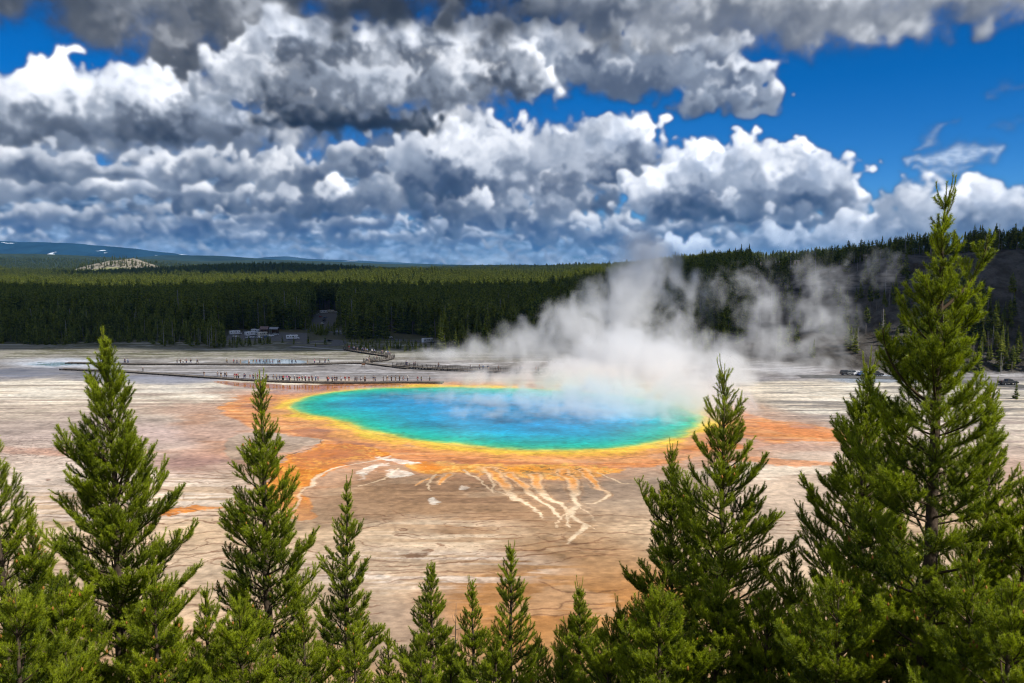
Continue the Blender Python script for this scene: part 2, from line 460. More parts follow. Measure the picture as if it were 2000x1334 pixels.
    mixin(sstep(0., .9, -st + .3 * n3) * sstep(735, 760, wpy) * sstep(835, 800, wpy) * sstep(1440, 1560, wpx), (132, 128, 124), .75)
    # brownish grey crust in front of the pool
    mixin(ell(930, 975, 350, 75, .3), (168, 136, 106), .9)
    mixin(ell(960, 950, 250, 36, .4) * sstep(-.6, .8, st), (138, 110, 88), .75)
    mixin(ell(1270, 960, 190, 45, .4), (158, 142, 128), .8)
    mixin(ell(640, 1000, 120, 30, .4), (170, 144, 120), .5)
    # sepia mud fan lower right of the middle
    mixin(ell(1120, 1190, 290, 115, .35), (186, 134, 80), .95)
    mixin(ell(1100, 1090, 160, 55, .45), (170, 138, 104), .8)
    mixin(ell(1060, 1150, 140, 40, .5), (168, 126, 82), .5)
    mixin(ell(1240, 1290, 200, 70, .4), (205, 166, 120), .6)
    mixin(ell(760, 1230, 120, 60, .5), (170, 152, 140), .6)
    # white powdery sinter
    mixin(ell(820, 1110, 230, 38, .5) * sstep(-.8, .6, st + st2), (232, 222, 214), .8)
    mixin(ell(850, 1040, 150, 26, .7) * sstep(-1.1, .3, st), (222, 204, 182), .85)
    mixin(ell(180, 960, 260, 75, .4) * sstep(-1., .3, st), (228, 216, 208), .8)
    mixin(ell(330, 965, 160, 24, .4) * sstep(-1., .3, st), (234, 222, 210), .8)
    mixin(ell(1560, 990, 160, 90, .4), (206, 190, 176), .8)
    mixin(ell(1520, 925, 150, 14, .4) * sstep(-.6, .5, st), (236, 226, 212), .8)
    mixin(ell(1880, 830, 260, 40, .4) * sstep(-.6, .5, st), (232, 220, 200), .7)
    mixin(ell(1900, 920, 160, 26, .5), (196, 170, 160), .7)
    # violet and pink tints, left
    mixin(ell(385, 905, 90, 20, .6), (172, 132, 128), .75)
    mixin(ell(470, 880, 110, 16, .6), (200, 152, 128), .6)
    mixin(ell(400, 800, 120, 12, .6), (206, 164, 140), .6)
    mixin(ell(330, 850, 160, 18, .6), (196, 170, 162), .6)
    mixin(ell(150, 880, 170, 5, .6), (200, 140, 110), .5)
    # the apron of orange mats round the pool
    P = [gpt(*p) for p in smooth_poly(POOL_PX, 2)]
    ws = 3
    hs, wss = h // ws + 1, w // ws + 1
    xx = (GX0 + (np.arange(wss) + .5) * GT * ws)[None, :].astype(np.float32)
    yy = (GY0 + (np.arange(hs) + .5) * GT * ws)[:, None].astype(np.float32)
    d2 = np.full((hs, wss), 1e9, np.float32)
    ins = np.zeros((hs, wss), bool)
    for a, b in zip(P, P[1:] + P[:1]):
        cond = (a[1] > yy) != (b[1] > yy)
        if abs(b[1] - a[1]) > 1e-9:
            ins ^= cond & (xx < (b[0] - a[0]) * (yy - a[1]) / (b[1] - a[1]) + a[0])
        ux, uy = b[0] - a[0], b[1] - a[1]
        t = np.clip(((xx - a[0]) * ux + (yy - a[1]) * uy) / (ux * ux + uy * uy), 0, 1)
        d2 = np.minimum(d2, (xx - a[0] - t * ux) ** 2 + (yy - a[1] - t * uy) ** 2)
    sd = np.sqrt(d2) * np.where(ins, -1, 1)
    sd = np.repeat(np.repeat(sd, ws, 0), ws, 1)[:h, :w]
    sd = blur(sd, 2)
    apron = poly([(415, 800), (470, 778), (540, 762), (640, 752), (800, 748), (1100, 752), (1400, 780), (1480, 818), (1600, 832), (1690, 850), (1640, 862), (1500, 862),
                  (1420, 885), (1330, 905), (1200, 916), (1050, 914), (900, 912), (800, 908), (740, 900), (690, 908), (640, 914), (580, 930), (560, 905), (600, 884), (632, 864),
                  (600, 852), (520, 846), (470, 828), (445, 812)], 4)
    halo = poly([(330, 830), (400, 790), (520, 760), (700, 745), (1100, 745), (1420, 770), (1560, 815), (1760, 850), (1700, 875), (1560, 880), (1440, 905), (1300, 925), (1150, 935), (900, 935), (700, 930),
                 (600, 985), (540, 1010), (500, 960), (480, 900), (420, 880), (370, 860)], 16)
    mixin(halo, (204, 160, 130), .45)
    mixin(halo * sstep(-.3, .8, n8 + .5 * st), (192, 138, 100), .42)
    mixin(apron, (222, 152, 102), .97)
    mixin(apron * sstep(-.2, .9, st + .4 * n8), (182, 120, 84), .65)
    mixin(apron * sstep(.2, .9, st2 + .5 * n3), (236, 158, 84), .5)
    mixin(apron * sstep(.3, 1.2, -st + .3 * n3), (232, 176, 124), .7)
    mixin(poly([(1470, 822), (1530, 828), (1640, 848), (1600, 856), (1540, 846), (1480, 834)], 3), (232, 150, 92), .85)
    mixin(poly([(1470, 893), (1560, 899), (1660, 906), (1600, 915), (1490, 908), (1400, 900)], 3), (222, 160, 118), .85)
    mixin(poly([(1440, 858), (1560, 866), (1640, 872), (1560, 880), (1450, 876)], 3), (190, 160, 146), .7)
    # grey tongue on the left of the pool
    mixin(poly([(470, 842), (560, 848), (625, 856), (636, 864), (600, 876), (545, 892), (500, 905), (440, 896), (440, 860)], 2.5), (182, 164, 148), .9)
    mixin(poly([(560, 846), (600, 832), (650, 842), (720, 872), (700, 880), (640, 858)], 3), (172, 120, 92), .7)
    mixin(np.clip(1.2 - seg_dist([(545, 892, .5), (600, 878, .45), (634, 866, .5), (630, 858, .4)], 1), 0, 1), (92, 76, 66), .8)
    # strong orange fan
    fan = poly([(636, 868), (690, 866), (750, 880), (768, 890), (720, 900), (668, 910), (640, 916), (618, 930), (604, 946), (600, 975), (610, 1010), (570, 1015), (535, 985), (505, 955),
                (520, 925), (560, 900), (600, 884)], 3)
    mixin(fan, (222, 140, 56), .95)
    mixin(fan * sstep(-.2, 1., n3 + .5 * st2), (200, 118, 60), .65)
    mixin(fan * sstep(.4, 1.2, fine + n3 * .6), (246, 184, 84), .8)
    mixin(fan * sstep(960, 1005, PY), (214, 160, 116), .85)
    mixin(ell(660, 890, 60, 10, .5), (196, 124, 74), .8)
    e = seg_dist([(606, 950, .8), (622, 930, .5), (642, 917, .6), (690, 905, .6), (735, 898, .7), (765, 890, .7)], 1)
    mixin(np.clip(1.5 - e, 0, 1), (238, 222, 200), .85)
    # orange stripe far left
    mixin(poly([(300, 1006), (340, 996), (400, 990), (450, 990), (440, 996), (380, 1001), (320, 1010)], 1.5), (224, 140, 52), .95)
    mixin(poly([(300, 1000), (340, 990), (370, 990), (340, 998)], 2), (120, 100, 84), .6)
    # orange band in front and what runs off it
    band = poly([(775, 905), (850, 905), (960, 908), (1080, 905), (1190, 912), (1230, 918), (1160, 926), (1110, 930), (1060, 936), (1000, 934), (960, 925), (900, 922), (850, 930), (815, 922)], 3)
    mixin(band, (234, 166, 82), .95)
    mixin(band * sstep(.2, 1., fine + .5 * n3), (250, 206, 120), .8)
    mixin(ell(835, 912, 26, 9, .5), (224, 138, 52), .85)
    mixin(ell(1010, 916, 60, 7, .5), (236, 158, 52), .7)
    fr = sstep(.2, 1.0, n3 + fine * .6)
    for pts in ([(960, 915, 3.2), (985, 945, 2.2), (1005, 968, 1.4), (1035, 986, .8), (1055, 1004, .5), (1056, 1012, .3)],
                [(995, 925, 2.0), (1028, 950, 1.8), (1040, 968, 1.0), (1070, 986, .8), (1080, 1002, .7), (1092, 1016, .3)],
                [(1050, 925, 2.4), (1048, 945, 1.8), (1062, 966, 1.3), (1092, 982, .8), (1104, 998, .8), (1106, 1014, .6), (1111, 1030, .3)],
                [(1098, 920, 2.6), (1120, 945, 2.2), (1124, 960, 1.8), (1120, 972, 1.2), (1126, 986, 1.2), (1111, 998, 1.1), (1118, 1010, 1.0), (1145, 1024, 1.1), (1130, 1038, .9),
                 (1118, 1048, .8), (1108, 1060, .35)],
                [(1140, 918, 2.0), (1150, 935, 1.4), (1168, 952, 1.0), (1192, 967, .6)], [(1192, 967, .6), (1160, 978, .5), (1142, 980, .3)],
                [(880, 925, 2.2), (866, 934, 1.4), (860, 946, .3)], [(858, 928, 1.4), (826, 936, .9), (812, 948, .3)]):
        e = seg_dist(pts, 1, .29)
        mixin(np.clip(3.2 - e, 0, 1) * (.35 + .5 * fr), (226, 182, 140), .55)
        mixin(np.clip(1.9 - e * 1.15, 0, 1), (240, 220, 192), .95)
        mixin(np.clip(1.7 - e * 1.2, 0, 1) * sstep(972, 940, PY), (236, 160, 74), .9)
        mixin(sstep(.5, 0, np.abs(e - 1.95)) * sstep(915, 930, PY), (128, 100, 80), .4)
    for pts in ([(905, 918, 1.2), (930, 940, .8), (955, 952, .6), (985, 962, .5), (1010, 975, .3)], [(1126, 986, .6), (1150, 998, .4), (1165, 1012, .3)],
                [(1145, 1024, .5), (1160, 1034, .3)], [(1111, 998, .6), (1090, 1012, .4), (1085, 1030, .25)], [(1165, 925, 1.0), (1200, 940, .6), (1240, 948, .3)],
                [(950, 922, 1.4), (965, 945, .8), (960, 962, .4)], [(850, 925, 1.), (835, 944, .6), (842, 960, .3)], [(780, 915, 1.), (748, 935, .7), (700, 948, .3)],
                [(618, 930, .9), (590, 962, .8), (572, 990, .6), (575, 1020, .3)], [(545, 1000, .9), (500, 1010, .6), (450, 1018, .3)]):
        e = seg_dist(pts, 1, .16)
        mixin(np.clip(1.8 - e, 0, 1), (236, 212, 182), .8)
        mixin(sstep(.6, 0, np.abs(e - 2.1)), (132, 104, 84), .3)
    # chalk white deposits
    for pts, k in (([(735, 893), (770, 896), (835, 906), (800, 908), (745, 899)], 1.), ([(690, 926), (720, 914), (766, 905), (758, 914), (712, 928)], .95),
                   ([(752, 928), (775, 917), (810, 924), (822, 934), (795, 938), (765, 934)], .9), ([(890, 868), (915, 871), (905, 874)], .8), ([(775, 868), (812, 868), (800, 873)], .8),
                   ([(895, 950), (915, 948), (920, 957), (900, 959)], .8), ([(832, 975), (842, 968), (860, 980), (835, 984)], .95), ([(680, 935), (715, 925), (705, 935)], .7)):
        mixin(poly(pts, 1.5) * (.55 + .45 * sstep(-.6, .6, st2 + n3)), (246, 240, 232), k)
    mixin(sstep(.6, 1.2, n3 + fine + .5 * st2) * ell(820, 1110, 260, 60, .5), (150, 122, 102), .35)
    mixin(sstep(.5, 1.2, n8 - .4 * st) * sstep(900, 960, PY), (226, 206, 182), .22)
    mixin(sstep(.9, 1.5, n3 + fine) * ell(1090, 920, 130, 9, .4), (100, 80, 60), .8)
    # pale blue pools at the back, wet sheets beside the boardwalk
    mixin(ell(535, 707, 62, 5.5, .12, 0), (150, 172, 186), .95)
    mixin(ell(120, 709, 110, 9, .4), (196, 200, 208), .9)
    mixin(ell(105, 711, 46, 3.5, .4), (150, 186, 200), .9)
    mixin(ell(1720, 741, 90, 8, .3), (176, 190, 206), .8)
    wet = ell(330, 741, 120, 9, .5)
    mixin(wet, (150, 152, 168), .7)
    mixin(ell(60, 728, 130, 9, .5) * sstep(-.2, .5, st), (96, 98, 112), .75)
    wetor = poly([(410, 744), (470, 748), (560, 752), (700, 752), (800, 750), (800, 757), (700, 761), (560, 761), (470, 757)], 3)
    mixin(wetor, (176, 106, 54), .9)
    mixin(wetor * sstep(.1, .8, st2 + n3), (214, 138, 72), .8)
    mixin(ell(520, 766, 110, 6, .6), (208, 158, 128), .7)
    # rings of the spring: yellow, gold, peach outside the water edge
    sdw = sd + .7 * n3 + 1.0 * n8 + .3 * fine
    rim = lambda a, b: sstep(a, b, sdw)
    mixin((1 - rim(4.5, 7.5)), (230, 168, 98), .85)
    mixin((1 - rim(2.0, 3.8)), (240, 188, 84), .9)
    mixin((1 - rim(.6, 2.0)), (240, 206, 84), .9)
    # the water itself, from the shallow rim to the deep middle
    inn = -sd + .25 * n3 + .5 * n8
    kn = [(-1., (242, 208, 76)), (.5, (230, 214, 84)), (1.3, (160, 208, 110)), (2.8, (70, 192, 142)), (5.5, (0, 190, 168)), (10., (0, 178, 186)), (16., (0, 160, 198)), (27., (0, 144, 198))]
    W_ = np.zeros((h, w, 3), np.float32)
    for c in range(3):
        W_[..., c] = np.interp(inn, [k[0] for k in kn], [k[1][c] for k in kn])
    dp = F(9, 16, 5, .55)
    W_ = lin(W_) * (1 + .06 * n3 * sstep(1, 6, inn) + .16 * dp * sstep(5, 14, inn))[..., None]
    m = sstep(-.6, .6, inn)[..., None]
    C = C * (1 - m) + W_ * m
    # terrace edges: thin brown lines that wander across the slope
    s20, s8, s2 = F(22, 30, 1), F(7, 11, 1), F(2, 3, 2)
    T1 = ys / 4.4 + .9 * s20 + .45 * s8 + .09 * s2 + .02 * fine
    T2 = ys / 1.6 + 1.5 * s20 + .8 * s8 + .3 * s2 + .05 * fine
    T3 = ys / 7.5 + xs / 60. + .8 * np.roll(s8, 211, 1) + .14 * s2

    def ln(T, wd):
        gy, gx = np.gradient(T)
        g = np.sqrt(gx * gx * .5 + gy * gy) / GT + .04
        return sstep(wd, wd * .4, np.abs(T - np.floor(T) - .5) / g) * sstep(.13, .25, g)

    left = sstep(905, 940, PY) * sstep(720, 520, PX)
    mid = sstep(1010, 1030, PY) * sstep(1260, 1150, PX) * sstep(1160, 1110, PY)
    flat_ = np.clip(1 - apron - fan - band, 0, 1) * sstep(4., 8., sd)
    brk = sstep(-.6, .3, np.roll(n8, 300, 1) + .5 * n3)
    mixin(ln(T1, .20 + .10 * n8) * np.clip(left + mid, 0, 1) * flat_, (126, 90, 66), .72)
    mixin(ln(T2, .14 + .06 * n8) * sstep(-.1, .8, n20 + .3 * n8) * sstep(845, 880, PY) * brk * flat_, (146, 114, 94), .38)
    mixin(ln(T3, .18) * sstep(985, 1010, PY) * brk * flat_, (116, 80, 60), .7)
    mixin(ln(T2 * .8 + .5 * fine * .3, .22) * ell(120, 880, 190, 30, .4) * flat_, (104, 84, 80), .65)
    mixin(ln(T2, .2) * ell(450, 800, 70, 14, .4) * flat_, (90, 74, 66), .6)
    mixin(ln(T2, .24) * sstep(1060, 1100, PY) * sstep(1220, 1160, PY) * sstep(980, 900, PX), (176, 150, 128), .35)
    wetm = np.clip(ell(60, 728, 140, 10, .4) * .7 + wetor + .7 * wet + ell(535, 707, 64, 6, .1, 0) + ell(105, 711, 48, 4, .3) + .55 * apron * sstep(-.2, .8, n8) + .75 * ell(1720, 742, 90, 8, .3) + .5 * ell(520, 760, 320, 9, .4)
                   + .30 * sstep(735, 760, PY) * sstep(850, 815, PY) * sstep(1440, 1540, PX), 0, 1)
    C = C * (1 + sstep(830, 900, PY)[..., None] * sstep(-1, 1, sd)[..., None] * np.array([.03, -.035, -.13], np.float32))
    C = C * np.where(sd < 0, .80, .84)[..., None]
    C = C * (1 + .10 * F(.9, .9, 2, .7) + .10 * F(5, 9, 4, .6))[..., None]
    return np.clip(C, .004, .93).astype(np.float32), wetm.astype(np.float32), sd

# ------------------------------------------------------------------ camera
cam_data = bpy.data.cameras.new('camera')
cam = bpy.data.objects.new('camera', cam_data)
col.objects.link(cam)
cam.location = (0, 0, CAM_Z)
cam.rotation_euler = (R(90) - PITCH, 0, 0)
cam_data.sensor_width = 36
cam_data.lens = FPX / 2000 * 36
cam_data.clip_start = .3
cam_data.clip_end = 80000
scene.camera = cam

# ------------------------------------------------------------------ light and exposure
SUN_EL, SUN_AZ = 47.0, 126.0        # azimuth clockwise from +Y (the view direction): right, a little behind
SUN_DIR = Vector((math.sin(R(SUN_AZ)) * math.cos(R(SUN_EL)), math.cos(R(SUN_AZ)) * math.cos(R(SUN_EL)), math.sin(R(SUN_EL))))
sun_data = bpy.data.lights.new('sun', 'SUN')
sun_data.energy = 5.0
sun_data.angle = R(.5)
sun_data.color = (1, .95, .86)
sun = bpy.data.objects.new('sun', sun_data)
col.objects.link(sun)
sun.rotation_euler = SUN_DIR.to_track_quat('Z', 'Y').to_euler()
sun.location = (60, -60, 120)

HAZE = 2.4e-5
scene.view_settings.view_transform = 'Standard'
scene.view_settings.look = 'None'
scene.view_settings.exposure = 0
scene.view_settings.gamma = 1
scene.view_settings.use_curve_mapping = False
cy = scene.cycles
cy.use_denoising = True
cy.max_bounces = 7
cy.diffuse_bounces = 2
cy.glossy_bounces = 2
cy.transmission_bounces = 2
cy.volume_bounces = 6
cy.transparent_max_bounces = 8
cy.volume_step_rate = 2.0
cy.volume_max_steps = 256
cy.use_adaptive_sampling = True
cy.adaptive_threshold = .02
cy.filter_width = 1.15
cy.caustics_reflective = False
cy.caustics_refractive = False

# ------------------------------------------------------------------ sky
world = bpy.data.worlds.new('World')
scene.world = world
world.use_nodes = True


def new_image(name, rgb, a):
    h, w = a.shape
    buf = np.empty((h, w, 4), np.float32)
    buf[..., :3] = rgb
    buf[..., 3] = a
    im = bpy.data.images.new(name, w, h, alpha=True, float_buffer=True, is_data=True)
    im.alpha_mode = 'CHANNEL_PACKED'
    im.pixels.foreach_set(buf.ravel())
    im.update()
    return im


class NT:
    """Small helper to write node trees as expressions."""
    def __init__(self, tree):
        self.t = tree
        self.n = tree.nodes
        self.l = tree.links

    def node(self, kind, **kw):
        nd = self.n.new(kind)
        for k, v in kw.items():
            setattr(nd, k, v)
        return nd

    def put(self, sock, v):
        if isinstance(v, bpy.types.NodeSocket):
            self.l.new(v, sock)
        elif v is not None:
            if hasattr(sock, 'default_value'):
                try:
                    sock.default_value = v
                except (TypeError, ValueError):
                    sock.default_value = tuple(v) + (1,)

    def math(self, op, a, b=None, c=None, clamp=False):
        nd = self.node('ShaderNodeMath', operation=op, use_clamp=clamp)
        self.put(nd.inputs[0], a)
        if b is not None:
            self.put(nd.inputs[1], b)
        if c is not None:
            self.put(nd.inputs[2], c)
        return nd.outputs[0]

    def vmath(self, op, a, b=None, scale=None):
        nd = self.node('ShaderNodeVectorMath', operation=op)
        self.put(nd.inputs[0], a)
        if b is not None:
            self.put(nd.inputs[1], b)
        if scale is not None:
            self.put(nd.inputs['Scale'], scale)
        return nd.outputs['Value'] if op in ('LENGTH', 'DOT_PRODUCT', 'DISTANCE') else nd.outputs[0]

    def mix(self, f, a, b, blend='MIX'):
        nd = self.node('ShaderNodeMix', data_type='RGBA', blend_type=blend)
        self.put(nd.inputs[0], f)
        self.put(nd.inputs[6], a)
        self.put(nd.inputs[7], b)
        return nd.outputs[2]

    def noise(self, vec, scale, detail=4, rough=.5, dist=0.0, out='Fac'):
        nd = self.node('ShaderNodeTexNoise')
        self.put(nd.inputs['Vector'], vec)
        self.put(nd.inputs['Scale'], scale)
        self.put(nd.inputs['Detail'], detail)
        self.put(nd.inputs['Roughness'], rough)
        self.put(nd.inputs['Distortion'], dist)
        return nd.outputs['Color' if out == 'Color' else 0]

    def ramp(self, f, a, b, c=0., d=1., clamp=True, kind='SMOOTHSTEP'):
        nd = self.node('ShaderNodeMapRange', interpolation_type=kind)
        self.put(nd.inputs[0], f)
        for i, v in enumerate((a, b, c, d)):
            self.put(nd.inputs[i + 1], v)
        return nd.outputs[0]

    def sep(self, v):
        nd = self.node('ShaderNodeSeparateXYZ')
        self.put(nd.inputs[0], v)
        return nd.outputs

    def comb(self, x, y, z):
        nd = self.node('ShaderNodeCombineXYZ')
        for i, v in enumerate((x, y, z)):
            self.put(nd.inputs[i], v)
        return nd.outputs[0]


def rgb4(c):
    return (c[0], c[1], c[2], 1.0)


AZ0, AZ1, EL0, EL1 = -52., 52., -3., 34.
c_rgb, c_a, _, _ = cloud_image(az0=AZ0, az1=AZ1, el0=EL0, el1=EL1)
cloud_map = new_image('cloud_map', c_rgb[::-1], c_a[::-1])
del c_rgb, c_a

nt = NT(world.node_tree)
nt.n.clear()
sky = nt.node('ShaderNodeTexSky', sky_type='NISHITA')
sky.sun_disc = False
sky.sun_elevation = R(SUN_EL)
sky.sun_rotation = R(SUN_AZ)
sky.altitude = 2200
sky.air_density = .75
sky.dust_density = .25
sky.ozone_density = 2.6
tc = nt.node('ShaderNodeTexCoord')
gx, gy, gz = nt.sep(tc.outputs['Generated'])[:3]
az = nt.math('ARCTAN2', gx, gy)
el = nt.math('ARCSINE', gz)
u = nt.ramp(az, R(AZ0), R(AZ1), 0, 1, kind='LINEAR')
v = nt.ramp(el, R(EL0), R(EL1), 0, 1, kind='LINEAR')
it = nt.node('ShaderNodeTexImage', image=cloud_map, extension='EXTEND', interpolation='Cubic')
nt.put(it.inputs[0], nt.comb(u, v, 0))
# clouds over the rest of the sky: a broken deck at one height, seen in perspective
zc = nt.math('MAXIMUM', gz, .02)
pv = nt.comb(nt.math('DIVIDE', gx, zc), nt.math('DIVIDE', gy, zc), 0)
cn = nt.noise(pv, .55, 7, .58)
cn2 = nt.noise(nt.vmath('ADD', pv, (.35, -.12, 0)), .55, 5, .58)
cov = nt.ramp(cn, .44, .56)
shade = nt.ramp(nt.math('SUBTRACT', cn, cn2), -.10, .12, .12, 1.)
ccol = nt.mix(shade, rgb4((.13, .16, .21)), rgb4((.85, .88, .95)))
m_az = nt.ramp(nt.math('ABSOLUTE', az), R(AZ1 - 7), R(AZ1), 1, 0)
m_el = nt.ramp(el, R(EL1 - 5), R(EL1), 1, 0)
m_in = nt.math('MULTIPLY', m_az, m_el)
# the air's own blue, deepened as through the photographer's filter
hs = nt.node('ShaderNodeHueSaturation')
nt.put(hs.inputs['Saturation'], 1.45)
nt.put(hs.inputs['Hue'], .502)
nt.put(hs.inputs['Color'], sky.outputs[0])
blue = nt.mix(1.0, hs.outputs[0], rgb4((.62, .80, .92)), 'MULTIPLY')
bg1 = nt.node('ShaderNodeBackground')
nt.put(bg1.inputs[0], blue)
bg1.inputs[1].default_value = .125
bg2 = nt.node('ShaderNodeBackground')
nt.put(bg2.inputs[0], nt.mix(m_in, ccol, it.outputs['Color']))
bg2.inputs[1].default_value = 1.08
ms = nt.node('ShaderNodeMixShader')
upm = nt.ramp(gz, -.06, -.03)
alpha = nt.math('ADD', nt.math('MULTIPLY', m_in, it.outputs['Alpha']), nt.math('MULTIPLY', nt.math('SUBTRACT', 1.0, m_in), cov))
nt.put(ms.inputs[0], nt.math('MULTIPLY', alpha, upm))
nt.l.new(bg1.outputs[0], ms.inputs[1])
nt.l.new(bg2.outputs[0], ms.inputs[2])
wo = nt.node('ShaderNodeOutputWorld')
nt.l.new(ms.outputs[0], wo.inputs[0])
world.cycles.sampling_method = 'MANUAL'
world.cycles.sample_map_resolution = 512

# ------------------------------------------------------------------ helpers
MATS = {}


def material(name, color=(.5, .5, .5), rough=.7, spec=.3, metal=0., build=None):
    m = bpy.data.materials.new(name)
    m.use_nodes = True
    n = NT(m.node_tree)
    b = m.node_tree.nodes['Principled BSDF']
    b.inputs['Base Color'].default_value = rgb4(color)
    b.inputs['Roughness'].default_value = rough
    b.inputs['Specular IOR Level'].default_value = spec
    b.inputs['Metallic'].default_value = metal
    if build:
        build(n, b)
    MATS[name] = m
    return m


def speckle(scale, amount, color, bump=0.):
    """Base colour broken up by noise in the object's own space."""
    def f(n, b):
        tcn = n.node('ShaderNodeTexCoord').outputs['Object']
        q = n.noise(tcn, scale, 4, .6)
        k = n.ramp(q, .3, .7, 1 - amount, 1 + amount, kind='LINEAR')
        n.put(b.inputs['Base Color'], n.vmath('SCALE', tuple(color), scale=k))
        if bump:
            bp = n.node('ShaderNodeBump')
            bp.inputs['Distance'].default_value = bump
            n.put(bp.inputs['Height'], q)
            n.l.new(bp.outputs[0], b.inputs['Normal'])
    return f


def tag(o, label=None, cat=None, group=None, kind=None):
    if label:
        o['label'] = label
    if cat:
        o['category'] = cat
    if group:
        o['group'] = group
    if kind:
        o['kind'] = kind
    return o


def mesh_np(name, verts, tris=None, quads=None, mat_idx=None, attrs=None, smooth=False):
    """Mesh straight from arrays."""
    me = bpy.data.meshes.new(name)
    verts = np.asarray(verts, np.float32)
    me.vertices.add(len(verts))
    me.vertices.foreach_set('co', verts.ravel())
    nt_ = 0 if tris is None else len(tris)
    nq = 0 if quads is None else len(quads)
    idx = []
    if nt_:
        idx.append(np.asarray(tris, np.int32).ravel())
    if nq:
        idx.append(np.asarray(quads, np.int32).ravel())
    idx = np.concatenate(idx)
    me.loops.add(len(idx))
    me.loops.foreach_set('vertex_index', idx)
    me.polygons.add(nt_ + nq)
    st = np.concatenate([np.arange(nt_) * 3, nt_ * 3 + np.arange(nq) * 4]).astype(np.int32)
    me.polygons.foreach_set('loop_start', st)
    if mat_idx is not None:
        me.polygons.foreach_set('material_index', np.asarray(mat_idx, np.int32))
    if attrs:
        for k, v_ in attrs.items():
            at = me.attributes.new(k, 'FLOAT', 'POINT')
            at.data.foreach_set('value', np.asarray(v_, np.float32))
    if smooth:
        me.polygons.foreach_set('use_smooth', np.ones(nt_ + nq, bool))
    me.update(calc_edges=True)
    return me


def link(name, me, parent=None, mat=None, loc=None, rot=None):
    o = bpy.data.objects.new(name, me)
    col.objects.link(o)
    if mat is not None and me is not None:
        mats = mat if isinstance(mat, (list, tuple)) else [mat]
        if len(me.materials) == 0:
            for m in mats:
                me.materials.append(m)
    if loc is not None:
        o.location = loc
    if rot is not None:
        o.rotation_euler = rot
    if parent is not None:
        o.parent = parent
    return o


def empty(name, loc=(0, 0, 0), rz=0.):
    o = bpy.data.objects.new(name, None)
    col.objects.link(o)
    o.location = loc
    o.rotation_euler = (0, 0, rz)
    o.empty_display_size = .5
    return o


def kids(o):
    return [c for c in bpy.data.objects if c.parent is o]


def copy_tree(proto, loc, rz=0., sc=1., tree=None):
    """A thing with its parts and sub-parts; tree is the cached list of children."""
    r = proto.copy()
    col.objects.link(r)
    r.location = loc
    r.rotation_euler = (0, 0, rz)
    r.scale = (sc, sc, sc) if not isinstance(sc, tuple) else sc
    for ch, gch in tree:
        c = ch.copy()
        col.objects.link(c)
        c.parent = r
        for g in gch:
            d = g.copy()
            col.objects.link(d)
            d.parent = c
    return r


def tree_of(o):
    return [(c, kids(c)) for c in kids(o)]


class MB:
    """Collects simple shapes into one mesh."""
    def __init__(self):
        self.v, self.f = [], []

    def add(self, vs, fs):
        n = len(self.v)
        self.v += [tuple(p) for p in vs]
        self.f += [tuple(i + n for i in f) for f in fs]

    def box(self, cx, cy, cz, sx, sy, sz, rz=0., ox=0., oy=0.):
        c, s = math.cos(rz), math.sin(rz)
        vs = []
        for dz in (-.5, .5):
            for dx, dy in ((-.5, -.5), (.5, -.5), (.5, .5), (-.5, .5)):
                x, y = cx + dx * sx, cy + dy * sy
                vs.append((ox + x * c - y * s, oy + x * s + y * c, cz + dz * sz))
        self.add(vs, [(3, 2, 1, 0), (4, 5, 6, 7), (0, 1, 5, 4), (1, 2, 6, 5), (2, 3, 7, 6), (3, 0, 4, 7)])

    def tube(self, pts, rad, n=6, cap=True):
        pts = [Vector(p) for p in pts]
        rings = []
        up = Vector((.13, .29, .95))
        for i, p in enumerate(pts):
            d = (pts[min(i + 1, len(pts) - 1)] - pts[max(i - 1, 0)]).normalized()
            a = d.cross(up if abs(d.dot(up)) < .95 else Vector((1, 0, 0))).normalized()
            b = d.cross(a)
            r = rad[i] if isinstance(rad, (list, tuple)) else rad
            rings.append([p + (a * math.cos(2 * math.pi * k / n) + b * math.sin(2 * math.pi * k / n)) * r for k in range(n)])
        vs = [v_ for rg in rings for v_ in rg]
        fs = []
        for i in range(len(pts) - 1):
            for k in range(n):
                fs.append((i * n + k, i * n + (k + 1) % n, (i + 1) * n + (k + 1) % n, (i + 1) * n + k))
        if cap:
            fs.append(tuple(range(n))[::-1])
            fs.append(tuple((len(pts) - 1) * n + k for k in range(n)))
        self.add(vs, fs)

    def prism(self, outline, y0, y1):
        """Outline in (x, z), extruded from y0 to y1."""
        n = len(outline)
        vs = [(x, y0, z) for x, z in outline] + [(x, y1, z) for x, z in outline]
        fs = [tuple(range(n)), tuple(range(2 * n - 1, n - 1, -1))]
        for k in range(n):
            fs.append((k, k + n, (k + 1) % n + n, (k + 1) % n)[::1])
        self.add(vs, fs)

    def mesh(self, name, smooth=False):
        me = bpy.data.meshes.new(name)
        me.from_pydata(self.v, [], self.f)
        if smooth:
            for p in me.polygons:
                p.use_smooth = True
        bm = bmesh.new()
        bm.from_mesh(me)
        bmesh.ops.recalc_face_normals(bm, faces=bm.faces)
        bm.to_mesh(me)
        bm.free()
        me.update()
        return me

    def obj(self, name, mat, parent=None, smooth=False):
        return link(name, self.mesh(name, smooth), parent, mat)

# ------------------------------------------------------------------ terrain
g_rgb, g_wet, g_sd = ground_maps()
ground_map = new_image('ground_map', g_rgb, g_wet)
del g_rgb, g_wet, g_sd

